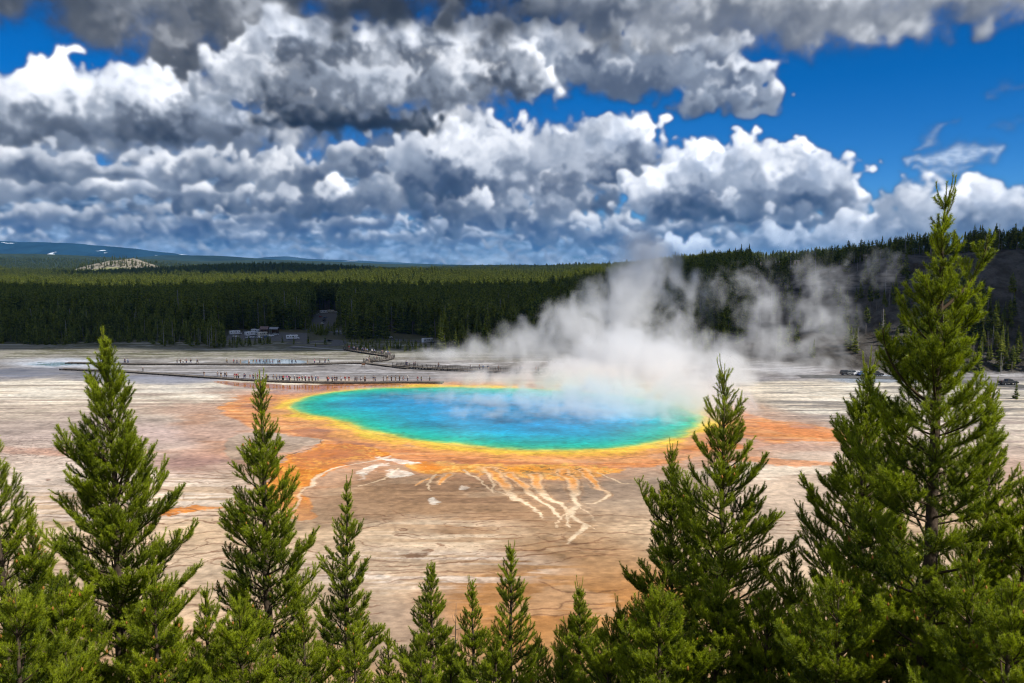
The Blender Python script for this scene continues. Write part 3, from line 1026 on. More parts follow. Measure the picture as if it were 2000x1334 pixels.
A_K = np.array([-9., .0, .05, .085, .15, .22, .30, .38, .49, .65, 1.0, 2.0])
YB_K = np.array([400., 400., 395., 385., 335., 305., 285., 268., 258., 250., 240., 225.])
YR_K = np.array([1500., 1500., 1150., 900., 760., 620., 510., 430., 365., 330., 300., 280.])
ZR_K = np.array([0., 0., 4., 10., 17., 22., 27., 33., 41., 43., 44., 46.])
BUMPS = [  # a0, wa, y0, wy, height
    (-.31, .17, 2400, 420, 30), (-.08, .13, 1550, 260, 12), (-.17, .08, 1500, 200, 5), (.05, .16, 3300, 600, 22), (-.65, .30, 6200, 1500, 132), (-.30, .20, 8500, 1500, 96),
    (-.487, .055, 3100, 170, 60), (-.52, .05, 2950, 200, 8), (-.75, .16, 2300, 400, 22), (.25, .10, 1500, 500, 5), (-.02, .1, 5200, 900, 30), (.6, .35, 1800, 900, 22), (-1.2, .3, 3000, 900, 60)]


def fnoise(x, y, s, seed=0.):
    """Cheap smooth noise from a few crossed sines, for arrays."""
    x, y = x / s + seed, y / s - seed
    return (np.sin(x * 1.7 + 1.3 * np.sin(y * 1.1 + seed)) + np.sin(y * 2.1 + 1.7 * np.sin(x * .9 - seed)) + .6 * np.sin(x * 3.9 + y * 2.7 + 2 * np.sin(y * 1.9)) +
            .35 * np.sin(x * 7.3 - y * 6.1 + seed)) / 2.2


def terrain_z(x, y):
    x = np.asarray(x, float)
    y = np.asarray(y, float)
    z = np.zeros(np.broadcast(x, y).shape)
    # the slope the photographer stands on
    k = np.clip(1 - y / 62., 0, 1.35)
    near = 34.3 * k ** 1.03 + .35 * fnoise(x, y, 9.) * np.clip(k * 3, 0, 1)
    z = z + near
    yy = np.maximum(y, 1.)
    a = x / yy
    yb, yr, zr = np.interp(a, A_K, YB_K), np.interp(a, A_K, YR_K), np.interp(a, A_K, ZR_K)
    yb = yb + 9 * fnoise(x, y, 45., 2.)
    t = (y - yb) / (yr - yb)
    prof = np.interp(t, [0, .08, .30, .62, .74, .80, 1.0, 1.3, 3.], [0, .03, .20, .52, .66, .86, 1.0, 1.03, 1.08])
    prof2 = np.interp(t, [0, .1, .35, .8, 1.0, 1.3, 3.], [0, .05, .27, .84, 1.0, 1.03, 1.08])
    cl = np.clip((a - .27) / .07, 0, 1) * np.clip((.57 - a) / .04, 0, 1)
    hill = zr * (prof * cl + prof2 * (1 - cl))
    gul = fnoise(x, y * .35, 17., 5.) * 1.6 + fnoise(x, y, 6., 1.) * .5
    hill = hill + gul * np.clip(t * 4, 0, 1) * np.clip(zr / 30, 0, 1) * np.clip((1.2 - t) * 3, 0, 1)
    z = z + np.where((t > 0) & (y > 100), hill, 0)
    for a0, wa, y0, wy, hh in BUMPS:
        g = hh * np.exp(-((a - a0) / wa) ** 2 - ((y - y0) / wy) ** 2)
        if a0 == -.487:
            g = g * (1 + .12 * fnoise(x, y, 60., 3.))
        z = z + np.where(y > 500, g, 0)
    z = z + np.clip((y - 900) / 1500., 0, 1) * 2.5 * fnoise(x, y, 260., 7.)
    return z


rows = np.concatenate([np.linspace(-120, 58, 34), np.linspace(64, 226, 20), np.linspace(230, 470, 104), np.geomspace(474, 1000, 60), np.geomspace(1015, 27000, 130)])
acol = np.concatenate([np.linspace(-2.2, -.9, 26)[:-1], np.linspace(-.9, .08, 130)[:-1], np.linspace(.08, .75, 230)[:-1], np.linspace(.75, 2.2, 50)])
RX = acol[None, :] * (np.maximum(rows, 0)[:, None] + np.where(rows < 100, 60 * (1 - np.clip(rows, 0, 100) / 100), 0)[:, None])
RY = rows[:, None] + 0 * RX
RZ = terrain_z(RX, RY)
nr, nc = RX.shape
ii = (np.arange(nr - 1)[:, None] * nc + np.arange(nc - 1)[None, :]).ravel()
quads = np.stack([ii, ii + 1, ii + nc + 1, ii + nc], 1)
t_me = mesh_np('ground', np.stack([RX.ravel(), RY.ravel(), RZ.ravel()], 1), quads=quads, smooth=True)


def ground_build(n, b):
    geo = n.node('ShaderNodeNewGeometry')
    pos = geo.outputs['Position']
    nz = n.sep(geo.outputs['Normal'])[2]
    X, Y, Z = n.sep(pos)[:3]
    # small wandering of the edges, finer than the map itself
    wv = n.noise(pos, 1.3, 3, .6, out='Color')
    wob = n.vmath('SCALE', n.vmath('SUBTRACT', wv, (.5, .5, .5)), scale=.55)
    X2, Y2 = n.sep(n.vmath('ADD', pos, wob))[:2]
    u_ = n.ramp(X2, GX0, GX1, 0, 1, kind='LINEAR')
    v_ = n.ramp(Y2, GY0, GY1, 0, 1, kind='LINEAR')
    im = n.node('ShaderNodeTexImage', image=ground_map, extension='EXTEND', interpolation='Linear')
    n.put(im.inputs[0], n.comb(u_, v_, 0))
    base = im.outputs['Color']
    # grain that the map is too coarse for: ripples along the slope and grit
    st = n.noise(n.vmath('MULTIPLY', pos, (.6, 1.7, 1.)), 1.1, 5, .62)
    gr = n.noise(pos, 6., 3, .6)
    fin = n.noise(n.vmath('MULTIPLY', pos, (.8, 2.2, 1.)), 3.2, 4, .65)
    k = n.math('MULTIPLY', n.ramp(st, .3, .7, .82, 1.15, kind='LINEAR'), n.ramp(gr, .3, .7, .90, 1.08, kind='LINEAR'))
    k = n.math('MULTIPLY', k, n.ramp(fin, .3, .7, .92, 1.06, kind='LINEAR'))
    base = n.vmath('SCALE', base, scale=k)
    # soil, scree and rock of the right hand slope
    n1 = n.noise(n.vmath('MULTIPLY', pos, (1., .6, .45)), .16, 6, .62)
    n2 = n.noise(pos, 1.1, 5, .7)
    soil = n.mix(n.ramp(n1, .38, .62), rgb4((.060, .050, .042)), rgb4((.125, .112, .100)))
    soil = n.mix(n.math('MULTIPLY', n.ramp(n2, .50, .68), .75), soil, rgb4((.050, .055, .028)))
    strat = n.noise(n.vmath('MULTIPLY', pos, (.12, .12, 1.4)), .5, 4, .6)
    rock = n.mix(n.ramp(strat, .38, .62), rgb4((.040, .037, .036)), rgb4((.17, .155, .145)))
    steep = n.ramp(nz, .86, .70)
    hillc = n.mix(n.math('MULTIPLY', steep, .9), soil, rock)
    hm = n.math('MULTIPLY', n.ramp(Z, .25, 1.6), n.ramp(Y, 120, 200))
    base = n.mix(hm, base, hillc)
    # forest floor and far woods
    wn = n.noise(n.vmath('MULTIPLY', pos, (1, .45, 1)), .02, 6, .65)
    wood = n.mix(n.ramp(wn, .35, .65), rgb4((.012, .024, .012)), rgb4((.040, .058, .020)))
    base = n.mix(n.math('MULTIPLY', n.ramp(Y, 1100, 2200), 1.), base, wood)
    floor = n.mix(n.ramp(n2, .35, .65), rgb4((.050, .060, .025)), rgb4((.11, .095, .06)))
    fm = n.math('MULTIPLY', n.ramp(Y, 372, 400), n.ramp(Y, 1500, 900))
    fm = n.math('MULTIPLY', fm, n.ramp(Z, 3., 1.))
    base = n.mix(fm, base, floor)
    # the bare pale knoll and its meadow
    kn = n.vmath('MULTIPLY', n.vmath('SUBTRACT', pos, (-1500, 3050, 0)), (1 / 205., 1 / 330., 0))
    kd = n.math('ADD', n.vmath('LENGTH', kn), n.math('MULTIPLY', n.math('SUBTRACT', n.noise(pos, .012, 4, .6), .5), .55))
    kc = n.mix(n.ramp(n.noise(pos, .035, 5, .7), .40, .60), rgb4((.16, .14, .09)), rgb4((.36, .32, .25)))
    base = n.mix(n.ramp(kd, 1.15, .9), base, kc)
    kn2 = n.vmath('MULTIPLY', n.vmath('SUBTRACT', pos, (-1580, 2780, 0)), (1 / 330., 1 / 160., 0))
    base = n.mix(n.ramp(n.vmath('LENGTH', kn2), 1.1, .85), base, rgb4((.30, .31, .12)))
    # slope under the camera: needles, dry grass, earth
    slope = n.mix(n.ramp(n2, .4, .6), rgb4((.085, .065, .042)), rgb4((.10, .095, .045)))
    base = n.mix(n.ramp(Y, 66, 58), base, slope)
    n.put(b.inputs['Base Color'], base)
    dry = n.math('MULTIPLY', n.ramp(Y, 1000, 440), n.ramp(Z, 1.2, .2))
    wet = n.math('MULTIPLY', im.outputs['Alpha'], dry)
    wet = n.math('MULTIPLY', wet, n.ramp(Y, 62, 70))
    rg = n.ramp(wet, 0, 1, .82, .07, kind='LINEAR')
    n.put(b.inputs['Roughness'], rg)
    n.put(b.inputs['Specular IOR Level'], n.ramp(wet, 0, 1, .12, .5, kind='LINEAR'))
    bp = n.node('ShaderNodeBump')
    hgt = n.math('ADD', n.math('MULTIPLY', st, .05), n.math('MULTIPLY', gr, .012))
    hgt = n.math('MULTIPLY', hgt, n.ramp(wet, 0, .6, 1., .03))
    hgt = n.math('ADD', hgt, n.math('MULTIPLY', n.math('ADD', n2, n.math('MULTIPLY', n1, 2.)), n.math('MULTIPLY', hm, 1.3)))
    n.put(bp.inputs['Height'], hgt)
    bp.inputs['Distance'].default_value = 1.0
    bp.inputs['Strength'].default_value = 1.0
    n.l.new(bp.outputs[0], b.inputs['Normal'])


m_ground = material('ground', build=ground_build)
ground = link('ground', t_me, None, m_ground)
tag(ground, kind='structure')


# ------------------------------------------------------------------ the spring's water
def pool_build(n, b):
    pos = n.node('ShaderNodeNewGeometry').outputs['Position']
    wv = n.noise(pos, .5, 3, .6, out='Color')
    wob = n.vmath('SCALE', n.vmath('SUBTRACT', wv, (.5, .5, .5)), scale=1.2)
    X2, Y2 = n.sep(n.vmath('ADD', pos, wob))[:2]
    im = n.node('ShaderNodeTexImage', image=ground_map, extension='EXTEND', interpolation='Linear')
    n.put(im.inputs[0], n.comb(n.ramp(X2, GX0, GX1, 0, 1, kind='LINEAR'), n.ramp(Y2, GY0, GY1, 0, 1, kind='LINEAR'), 0))
    rip = n.noise(n.vmath('MULTIPLY', pos, (.6, 1.6, 1)), .8, 4, .6)
    k = n.ramp(rip, .3, .7, .90, 1.10, kind='LINEAR')
    n.put(b.inputs['Base Color'], n.vmath('SCALE', im.outputs['Color'], scale=k))
    bp = n.node('ShaderNodeBump')
    bp.inputs['Distance'].default_value = .02
    n.put(bp.inputs['Height'], n.noise(pos, 3.0, 3, .6))
    n.l.new(bp.outputs[0], b.inputs['Normal'])


m_pool = material('spring_water', rough=.16, spec=.05, build=pool_build)
pp = [gpt(*p) for p in smooth_poly(POOL_PX, 2)]
pc = (sum(p[0] for p in pp) / len(pp), sum(p[1] for p in pp) / len(pp))
pv_, pt_ = [], []
for r_ in (1.0, .85, .6, .3):
    pv_ += [(pc[0] + (x - pc[0]) * r_, pc[1] + (y - pc[1]) * r_, .02) for x, y in pp]
n_ = len(pp)
pq = [(j * n_ + i, j * n_ + (i + 1) % n_, (j + 1) * n_ + (i + 1) % n_, (j + 1) * n_ + i) for j in range(3) for i in range(n_)]
pv_.append((pc[0], pc[1], .02))
pt_ = [(3 * n_ + i, 3 * n_ + (i + 1) % n_, 4 * n_) for i in range(n_)]
pool_me = mesh_np('spring_water', pv_, tris=pt_, quads=pq)
pool = link('spring_water', pool_me, None, m_pool)
tag(pool, 'round turquoise and blue hot spring pool with a green and yellow rim', kind='structure')

# ------------------------------------------------------------------ far mountains
def mountain(name, dist, pts, depth, color, snow=0., seed=1):
    """A range whose crest passes through the frame points pts at the given distance."""
    xs_, zs_ = [], []
    for px, py in pts:
        x, y, z = at_dist(px, py, dist)
        xs_.append(x)
        zs_.append(z)
    n1_, n2_ = 200, 28
    gx_ = np.linspace(xs_[0], xs_[-1], n1_)
    gz_ = np.interp(gx_, xs_, zs_)
    gz_ = gz_ + (gz_.max() * .015) * fnoise(gx_, gx_ * 0, dist / 40., seed)
    u_ = np.linspace(-1, 1, n2_)
    V = np.zeros((n2_, n1_, 3))
    ridge = 1 + .30 * np.abs(fnoise(gx_, gx_ * 0 + seed, dist / 55., seed + 2.))[None, :] * np.sin(np.clip(np.abs(u_), 0, 1) * np.pi)[:, None]
    V[..., 0] = gx_[None, :]
    V[..., 1] = dist + u_[:, None] * depth * ridge
    V[..., 2] = (gz_[None, :] + 30) * (1 - np.abs(u_[:, None]) ** 1.25) - 30
    ii_ = (np.arange(n2_ - 1)[:, None] * n1_ + np.arange(n1_ - 1)[None, :]).ravel()
    me = mesh_np(name, V.reshape(-1, 3), quads=np.stack([ii_, ii_ + 1, ii_ + n1_ + 1, ii_ + n1_], 1), smooth=True)

    def bld(n, b):
        pos = n.node('ShaderNodeNewGeometry').outputs['Position']
        q = n.noise(n.vmath('MULTIPLY', pos, (1, 1, 3)), 18. / dist, 7, .65)
        c = n.mix(n.ramp(q, .35, .65), rgb4([v * .6 for v in color]), rgb4([v * 1.5 for v in color]))
        if snow:
            s_ = n.noise(n.vmath('MULTIPLY', pos, (1.0, 1., .45)), 42. / dist, 5, .6)
            c = n.mix(n.math('MULTIPLY', n.ramp(s_, .64, .66), n.ramp(n.sep(pos)[2], 120, 260)), c, rgb4((.75, .80, .88)))
        n.put(b.inputs['Base Color'], c)
    m = material(name + '_cover', rough=.95, spec=.05, build=bld)
    o = link(name, me, None, m)
    tag(o, kind='structure')
    return o


mountain('mountain', 15000, [(-700, 489), (-400, 470), (-150, 466), (0, 470), (80, 472), (160, 476), (230, 481), (290, 489), (340, 494), (385, 500), (460, 509)], 1800, (.010, .030, .048), 1, 1)  # blue of the air in between is painted into this range's colour
mountain('mountain', 20500, [(440, 520), (480, 508), (520, 502), (560, 500), (600, 505), (650, 507), (700, 508), (760, 512), (830, 515), (900, 518), (1300, 519), (1900, 519)], 1500, (.03, .05, .06), .6, 3)
mountain('hill', 11000, [(-300, 500), (250, 503), (330, 498), (420, 499), (520, 505), (600, 511), (700, 514), (900, 517), (1300, 518), (1700, 519)], 1300, (.020, .034, .022), 0, 5)

# ------------------------------------------------------------------ clouds overhead whose shade lies on the basin's far half
def cloud_mesh(rx, ry, rz, seed, n=64):
    us = np.linspace(0, 2 * np.pi, n, endpoint=False)
    vs = np.linspace(-np.pi / 2, np.pi / 2, n // 2)
    U, V = np.meshgrid(us, vs)
    x, y, z = np.cos(V) * np.cos(U), np.cos(V) * np.sin(U), np.sin(V)
    k = 1 + .16 * fnoise(x * 3, y * 3, 1., seed) + .09 * fnoise(x * 7 + z * 3, y * 7, 1., seed + 3) + .05 * fnoise(x * 15, y * 15 + z * 8, 1., seed + 5)
    z = np.where(z < 0, z * .25, z)
    P = np.stack([x * k * rx, y * k * ry, z * k * rz], -1)
    m, q = P.shape[:2]
    a_ = np.arange(m - 1)[:, None] * q + np.arange(q)[None, :]
    b_ = np.arange(m - 1)[:, None] * q + (np.arange(q)[None, :] + 1) % q
    return mesh_np('cloud', P.reshape(-1, 3), quads=np.stack([a_.ravel(), b_.ravel(), b_.ravel() + q, a_.ravel() + q], 1), smooth=True)


m_cloud = material('cloud', (.86, .87, .9), .95, 0.)
for k_, (cx, cyy, rx, ry, hz, lab) in enumerate(((70, 575, 1050, 252, 1000, 'broad cloud'), (-760, 2350, 560, 430, 1250, 'cloud'), (335, 425, 270, 175, 1000, 'cloud'), (150, 3900, 600, 560, 1700, 'cloud'))):
    off = SUN_DIR * (hz / SUN_DIR.z)
    o = link('cloud', cloud_mesh(rx, ry, min(rx, ry) * .30, 3. + k_ * 2.7), None, m_cloud, (cx + off.x, cyy + off.y, hz), (0, 0, R(3) if k_ == 0 else 0))
    tag(o, kind='structure')

# ------------------------------------------------------------------ woods beyond the basin
def far_tree(seed, kind):
    """Distant conifer of unit height: returns (trunk MB, crown arrays). kind: 'full', 'tall', 'small', 'dead'."""
    rg = random.Random(seed)
    tr = MB()
    tr.tube([(0, 0, -.03), (rg.uniform(-.008, .008), 0, .5), (rg.uniform(-.012, .012), 0, .97)], [.0115, .008, .002], 5)
    V, F = [], []
    z0 = {'full': .06, 'tall': .46, 'small': .02, 'dead': .25}[kind]
    wid = {'full': .19, 'tall': .125, 'small': .27, 'dead': .06}[kind]
    tiers = {'full': 17, 'tall': 13, 'small': 12, 'dead': 9}[kind]
    for i in range(tiers):
        t = i / (tiers - 1)
        z = z0 + (1 - z0) * t * .985
        if kind == 'tall':
            w_ = wid * (.55 + .45 * math.sin(min(1, t * 1.6 + .25) * math.pi * .55)) * (1 - t) ** .55 * 1.25
        else:
            w_ = wid * (1 - t) ** .85 * (.8 + .2 * math.sin(i * 2.3 + seed))
        n = 7 if kind != 'dead' else 4
        a0 = rg.uniform(0, 6.28)
        for j in range(n):
            a = a0 + j * 2 * math.pi / n + rg.uniform(-.35, .35)
            ll = w_ * rg.uniform(.6, 1.25) + .012
            if kind != 'dead' and rg.random() < .10:
                continue
            dr = rg.uniform(-.10, .30) * ll if kind != 'small' else rg.uniform(.2, .5) * ll
            hw = ll * rg.uniform(.24, .38) + .006
            if kind == 'dead':
                hw = .004
            th = (1 - z0) / tiers * rg.uniform(.5, 1.1)
            ca, sa = math.cos(a), math.sin(a)
            zz = z + rg.uniform(-.4, .4) * (1 - z0) / tiers
            b = len(V)
            V += [(0, 0, zz + th * .3), (ca * ll * .55 - sa * hw, sa * ll * .55 + ca * hw, zz - dr * .3), (ca * ll, sa * ll, zz - dr + .4 * ll * .5),
                  (ca * ll * .55 + sa * hw, sa * ll * .55 - ca * hw, zz - dr * .3), (ca * ll * .5, sa * ll * .5, zz - th * .8)]
            F += [(b, b + 1, b + 2), (b, b + 2, b + 3), (b + 1, b + 4, b + 3)]
    return tr, V, F


def fol_build(c1, c2, c3, trans=.25):
    def f(n, b):
        oi = n.node('ShaderNodeObjectInfo')
        tcn = n.node('ShaderNodeNewGeometry').outputs['Position']
        q = n.noise(tcn, .9, 3, .7)
        c = n.mix(oi.outputs['Random'], rgb4(c1), rgb4(c2))
        c = n.mix(n.ramp(q, .40, .66), c, rgb4(c3))
        n.put(b.inputs['Base Color'], c)
        tb = n.node('ShaderNodeBsdfTranslucent')
        n.put(tb.inputs[0], c)
        mx = n.node('ShaderNodeMixShader')
        mx.inputs[0].default_value = trans
        n.l.new(b.outputs[0], mx.inputs[1])
        n.l.new(tb.outputs[0], mx.inputs[2])
        out = [x for x in n.n if x.type == 'OUTPUT_MATERIAL'][0]
        n.l.new(mx.outputs[0], out.inputs[0])
    return f


m_far = material('conifer_foliage', rough=.9, spec=.05, build=fol_build((.032, .062, .013), (.105, .132, .020), (.27, .29, .04)))
m_bark_far = material('grey_bark', rough=.95, spec=.05, build=speckle(3., .3, (.17, .145, .125)))
m_dead = material('dead_wood', rough=.95, spec=.05, build=speckle(2., .2, (.26, .24, .225)))

PROTO = {}
KINDS_ = (('full', 3), ('tall', 3), ('small', 2), ('dead', 1))
lib = bpy.data.collections.new('tree_shapes')       # source meshes for the mass of the wood, not placed in the scene
for kname, cnt in KINDS_:
    for s in range(cnt):
        tr, V, F = far_tree(10 * s + 3 + len(kname), kname)
        tme = tr.mesh('trunk')
        cme = mesh_np('crown', V, tris=F)
        tme.materials.append(m_dead if kname == 'dead' else m_bark_far)
        cme.materials.append(m_dead if kname == 'dead' else m_far)
        # joined copy for the mass
        nv = len(tr.v)
        j = bpy.data.meshes.new('conifer')
        j.from_pydata(tr.v + list(V), [], [tuple(f) for f in tr.f] + [tuple(i + nv for i in f) for f in F])
        j.materials.append(m_dead if kname == 'dead' else m_bark_far)
        j.materials.append(m_dead if kname == 'dead' else m_far)
        j.polygons.foreach_set('material_index', [0] * len(tr.f) + [1] * len(F))
        jo = bpy.data.objects.new('conifer_%s_%d' % (kname, s), j)
        lib.objects.link(jo)
        PROTO[(kname, s)] = (tme, cme)
ORDER = sorted(o.name for o in lib.objects)

frng = np.random.default_rng(21)


def front_edge(a):
    """Distance at which the wood begins, by bearing."""
    px = 1000 + a * FPX
    py = np.interp(px, [-900, 0, 130, 180, 240, 330, 430, 520, 560, 640, 700, 760, 800, 870, 960, 1060, 1130, 1200, 3000],
                   [668, 672, 675, 671, 668, 675, 679, 676, 668, 668, 684, 690, 690, 692, 690, 686, 684, 690, 690])
    return 36 * FPX / (py - 520)


def scatter(n, a0, a1, y0, y1):
    """Random points, even over the ground, in a wedge seen from the overlook."""
    y = np.sqrt(frng.uniform(y0 ** 2, y1 ** 2, n))
    a = frng.uniform(a0, a1, n)
    return a, y


def open_ground(a, y):
    """Parking lots, road and glades where no tall tree stands; returns a height limit."""
    px, py = 1000 + a * FPX, 520 + 36 * FPX / y
    lim = np.full(a.shape, 99.)
    p1 = (px > 428) & (px < 600) & (py > 644) & (py < 669)
    p2 = (px > 596) & (px < 668) & (py > 606) & (py < 646) & (np.abs(px - (640 - (py - 610) * .35)) < 26)
    p3 = (px > 572) & (px < 668) & (py > 655) & (py < 684)
    p4 = (px > 655) & (px < 850) & (py > 642) & (py < 668) & (np.abs(py - (645 + (px - 655) * .10)) < 6)
    lim[p1 | p2 | p3 | p4] = 0
    # in front of the lots only what leaves them in view
    f1 = (px > 436) & (px < 600) & (py >= 669)
    lim[f1] = np.minimum(lim[f1], 4.6)
    f1b = (px > 340) & (px <= 436) & (py >= 655)
    lim[f1b] = np.minimum(lim[f1b], 11)
    f2 = (px > 596) & (px < 672) & (py >= 630) & (py < 690)
    lim[f2] = np.minimum(lim[f2], np.interp(py[f2], [630, 690], [7.0, 4.0]))
    f3 = (px > 655) & (px < 860) & (py >= 662)
    lim[f3] = np.minimum(lim[f3], np.interp(py[f3], [662, 694], [2.0, 5.0]))
    return lim


def wood_points():
    out = []
    # basin floor wood
    for (n, a0, a1, y0, y1) in ((34000, -.80, .30, 330, 760), (26000, -.80, .30, 760, 1500), (30000, -.80, .5, 1500, 3000), (20000, -.8, .6, 3000, 5200)):
        a, y = scatter(n, a0, a1, y0, y1)
        x = a * y
        ok = y > front_edge(a) + 3 * np.sin(x * .21) + 2 * np.sin(x * .53)
        yb = np.interp(a, A_K, YB_K)
        zr = np.interp(a, A_K, ZR_K)
        ok &= ~((zr > 12) & (y > yb - 4) & (y < np.interp(a, A_K, YR_K) * 1.02) & (frng.random(n) > np.interp(a, [.08, .16, .26, .36], [.9, .6, .30, .12])))
        k1 = np.hypot((x + 1500) / 200., (y - 3050) / 300.)
        ok &= ~((k1 < 1.05) & (frng.random(n) > .42))
        ok &= ~(np.hypot((x + 1580) / 320., (y - 2780) / 150.) < 1.)
        # a few glades
        gl = fnoise(x, y, 95., 4.)
        ok &= ~((gl > 1.25) & (frng.random(n) < .75))
        ok &= ~((np.hypot((x + 125) / 60., (y - 1480) / 60.) < 1.) & (frng.random(n) < .8))
        hgt = frng.normal(16.5, 2.8, n) + 2.4 * fnoise(x, y, 60., 1.) + 1.5 * fnoise(x, y, 190., 2.)
        hgt = np.where(y < front_edge(a) + 28, hgt * frng.uniform(.30, .85, n), hgt)
        px = 1000 + a * FPX
        hgt = np.where((y < 430) & (px < 340), hgt * .72, hgt)
        lim = open_ground(a, y)
        ok &= lim > 1
        hgt = np.minimum(hgt, lim * frng.uniform(.6, 1.0, n))
        ok &= ~((lim < 8) & (px > 596) & (frng.random(n) < .35))
        kind = np.where(frng.random(n) < .35, 1, 0)
        tallz = (px > 600) & (px < 1140) & (y > 430)
        kind = np.where(tallz & (frng.random(n) < .8), 1, kind)
        kind = np.where(hgt < 7, 2, kind)
        kind = np.where((frng.random(n) < np.where((px > 250) & (px < 480) & (y < 372), .18, .02)) & (y < 500), 3, kind)
        out.append(np.stack([x, y, hgt, kind, np.where(y > 1500, 1.5, 1.0)], 1)[ok])
    return np.concatenate(out)


def hill_points():
    out = []
    # crest and plateau of the right hill
    n = 2600
    a = frng.uniform(.07, .95, n)
    yr = np.interp(a, A_K, YR_K)
    t = frng.uniform(0, 1, n) ** 1.5
    y = yr * 1.015 + t * 130
    hgt = frng.normal(10.0, 2.0, n) * np.interp(a, [.07, .3, .49, 1.], [1.0, .9, .85, .85])
    hgt = hgt * np.where(fnoise(a * 100, y * 0, 3., 1.) > .6, .6, 1.0)
    kind = np.where(frng.random(n) < .45, 1, 0)
    kind = np.where(frng.random(n) < .06, 3, kind)
    keep = frng.random(n) < np.where(y < yr * 1.06, .9, .5)
    out.append(np.stack([a * y, y, hgt, kind, np.full(n, 1.25)], 1)[keep])
    # the slope
    n = 3000
    a = frng.uniform(.10, .95, n)
    yb, yr = np.interp(a, A_K, YB_K), np.interp(a, A_K, YR_K)
    t = frng.uniform(.10, .99, n)
    y = yb + (yr - yb) * t
    x = a * y
    dens = np.clip(.26 + .60 * fnoise(x, y * .4, 26., 3.) + .5 * np.clip((.40 - a) / .2, 0, 1), 0.02, 1)
    dens = np.where((a > .36) & (a < .53) & (t < .75), dens * .35, dens)
    ok = frng.random(n) < dens
    hgt = frng.uniform(4.5, 12.5, n)
    kind = np.where(frng.random(n) < .25, 1, 0)
    kind = np.where(frng.random(n) < .10, 3, kind)
    out.append(np.stack([x, y, hgt, kind, np.full(n, 1.15)], 1)[ok])
    return np.concatenate(out)


def near_front(P):
    return np.argsort(np.hypot(P[:, 0], P[:, 1]) / P[:, 2])


def conifer_thing(name, x, y, h, kname, s, label, group, wide=1.):
    z = float(terrain_z(np.array([x]), np.array([y]))[0])
    o = empty(name, (x, y, z - .1), random.uniform(0, 6.28))
    sc = h
    o.scale = (sc * wide, sc * wide, sc)
    tme, cme = PROTO[(kname, s)]
    link('trunk', tme, o)
    link('crown', cme, o)
    tag(o, label, 'tree', group)
    return o


W = wood_points()
vis = np.abs(W[:, 0] / W[:, 1]) < .66
front = W[:, 1] < (front_edge(W[:, 0] / W[:, 1]) + 12)
cand = np.where(vis & front)[0]
cand = cand[near_front(W[cand])]
pick = cand[:150]
KN = ['full', 'tall', 'small', 'dead']
CN = {'full': 3, 'tall': 3, 'small': 2, 'dead': 1}
ZONES = ((200, 'at the far left of the flats'), (330, 'behind the left end of the rear boardwalk'), (440, 'left of the lower parking lot'), (520, 'in front of the left half of the lower parking lot'),
         (600, 'in front of the right half of the lower parking lot'), (680, 'beside the roadside island'), (760, 'above the winding boardwalk'), (840, 'behind the railed boardwalk'),
         (930, 'behind the low steam bank'), (1030, 'behind the left part of the steam'), (5000, 'behind the main steam column'))
WHAT = {'full': 'dark green conifer', 'tall': 'bare trunked conifer', 'small': 'bushy young conifer', 'dead': 'grey leafless dead tree'}


def place_label(x, y, h, kname, mid):
    px = 1000 + FPX * x / y
    zone = next(z for lim, z in ZONES if px < lim)
    size = 'tall' if h > mid * 1.12 else ('low' if h < mid * .88 else 'middling')
    lb = '%s %s %s' % (size, WHAT[kname], zone)
    return lb, 'front of the wood: ' + lb


for i in pick:
    x, y, h_, kd, wd = W[i]
    kn_ = KN[int(kd)]
    conifer_thing('dead_tree' if kn_ == 'dead' else 'conifer', x, y, h_, kn_, random.randrange(CN[kn_]), *place_label(x, y, h_, kn_, float(np.median(W[pick, 2]))))
H_ = hill_points()
ha = H_[:, 0] / H_[:, 1]
crest = (np.abs(H_[:, 1] - np.interp(ha, A_K, YR_K) * 1.02) < 22)
cand = np.where((ha > .28) & (ha < .66))[0]
cand = cand[near_front(H_[cand])]
hp = cand[:110]
for i in hp:
    x, y, h_, kd, wd = H_[i]
    kn_ = KN[int(kd)]
    px = 1000 + FPX * x / y
    tt = (y - np.interp(x / y, A_K, YB_K)) / (np.interp(x / y, A_K, YR_K) - np.interp(x / y, A_K, YB_K))
    side = 'behind the ragged steam' if px < 1640 else ('right of the steam' if px < 1760 else ('left of the tallest pine' if px < 1840 else ('right of the tallest pine' if px < 1930 else 'far right')))
    size = 'tall' if h_ > 9.5 else ('small' if h_ < 7 else 'middling')
    wh = 'grey dead tree' if kn_ == 'dead' else 'dark conifer'
    lev = 'on the crest' if crest[i] else ('high on the slope' if tt > .62 else ('halfway up the slope' if tt > .32 else 'at the foot'))
    lb = '%s %s %s of the hill, %s' % (size, wh, lev, side)
    gp = 'hill trees: ' + lb
    conifer_thing('dead_tree' if kn_ == 'dead' else 'conifer', x, y, h_, kn_, random.randrange(CN[kn_]), lb, gp, wd)


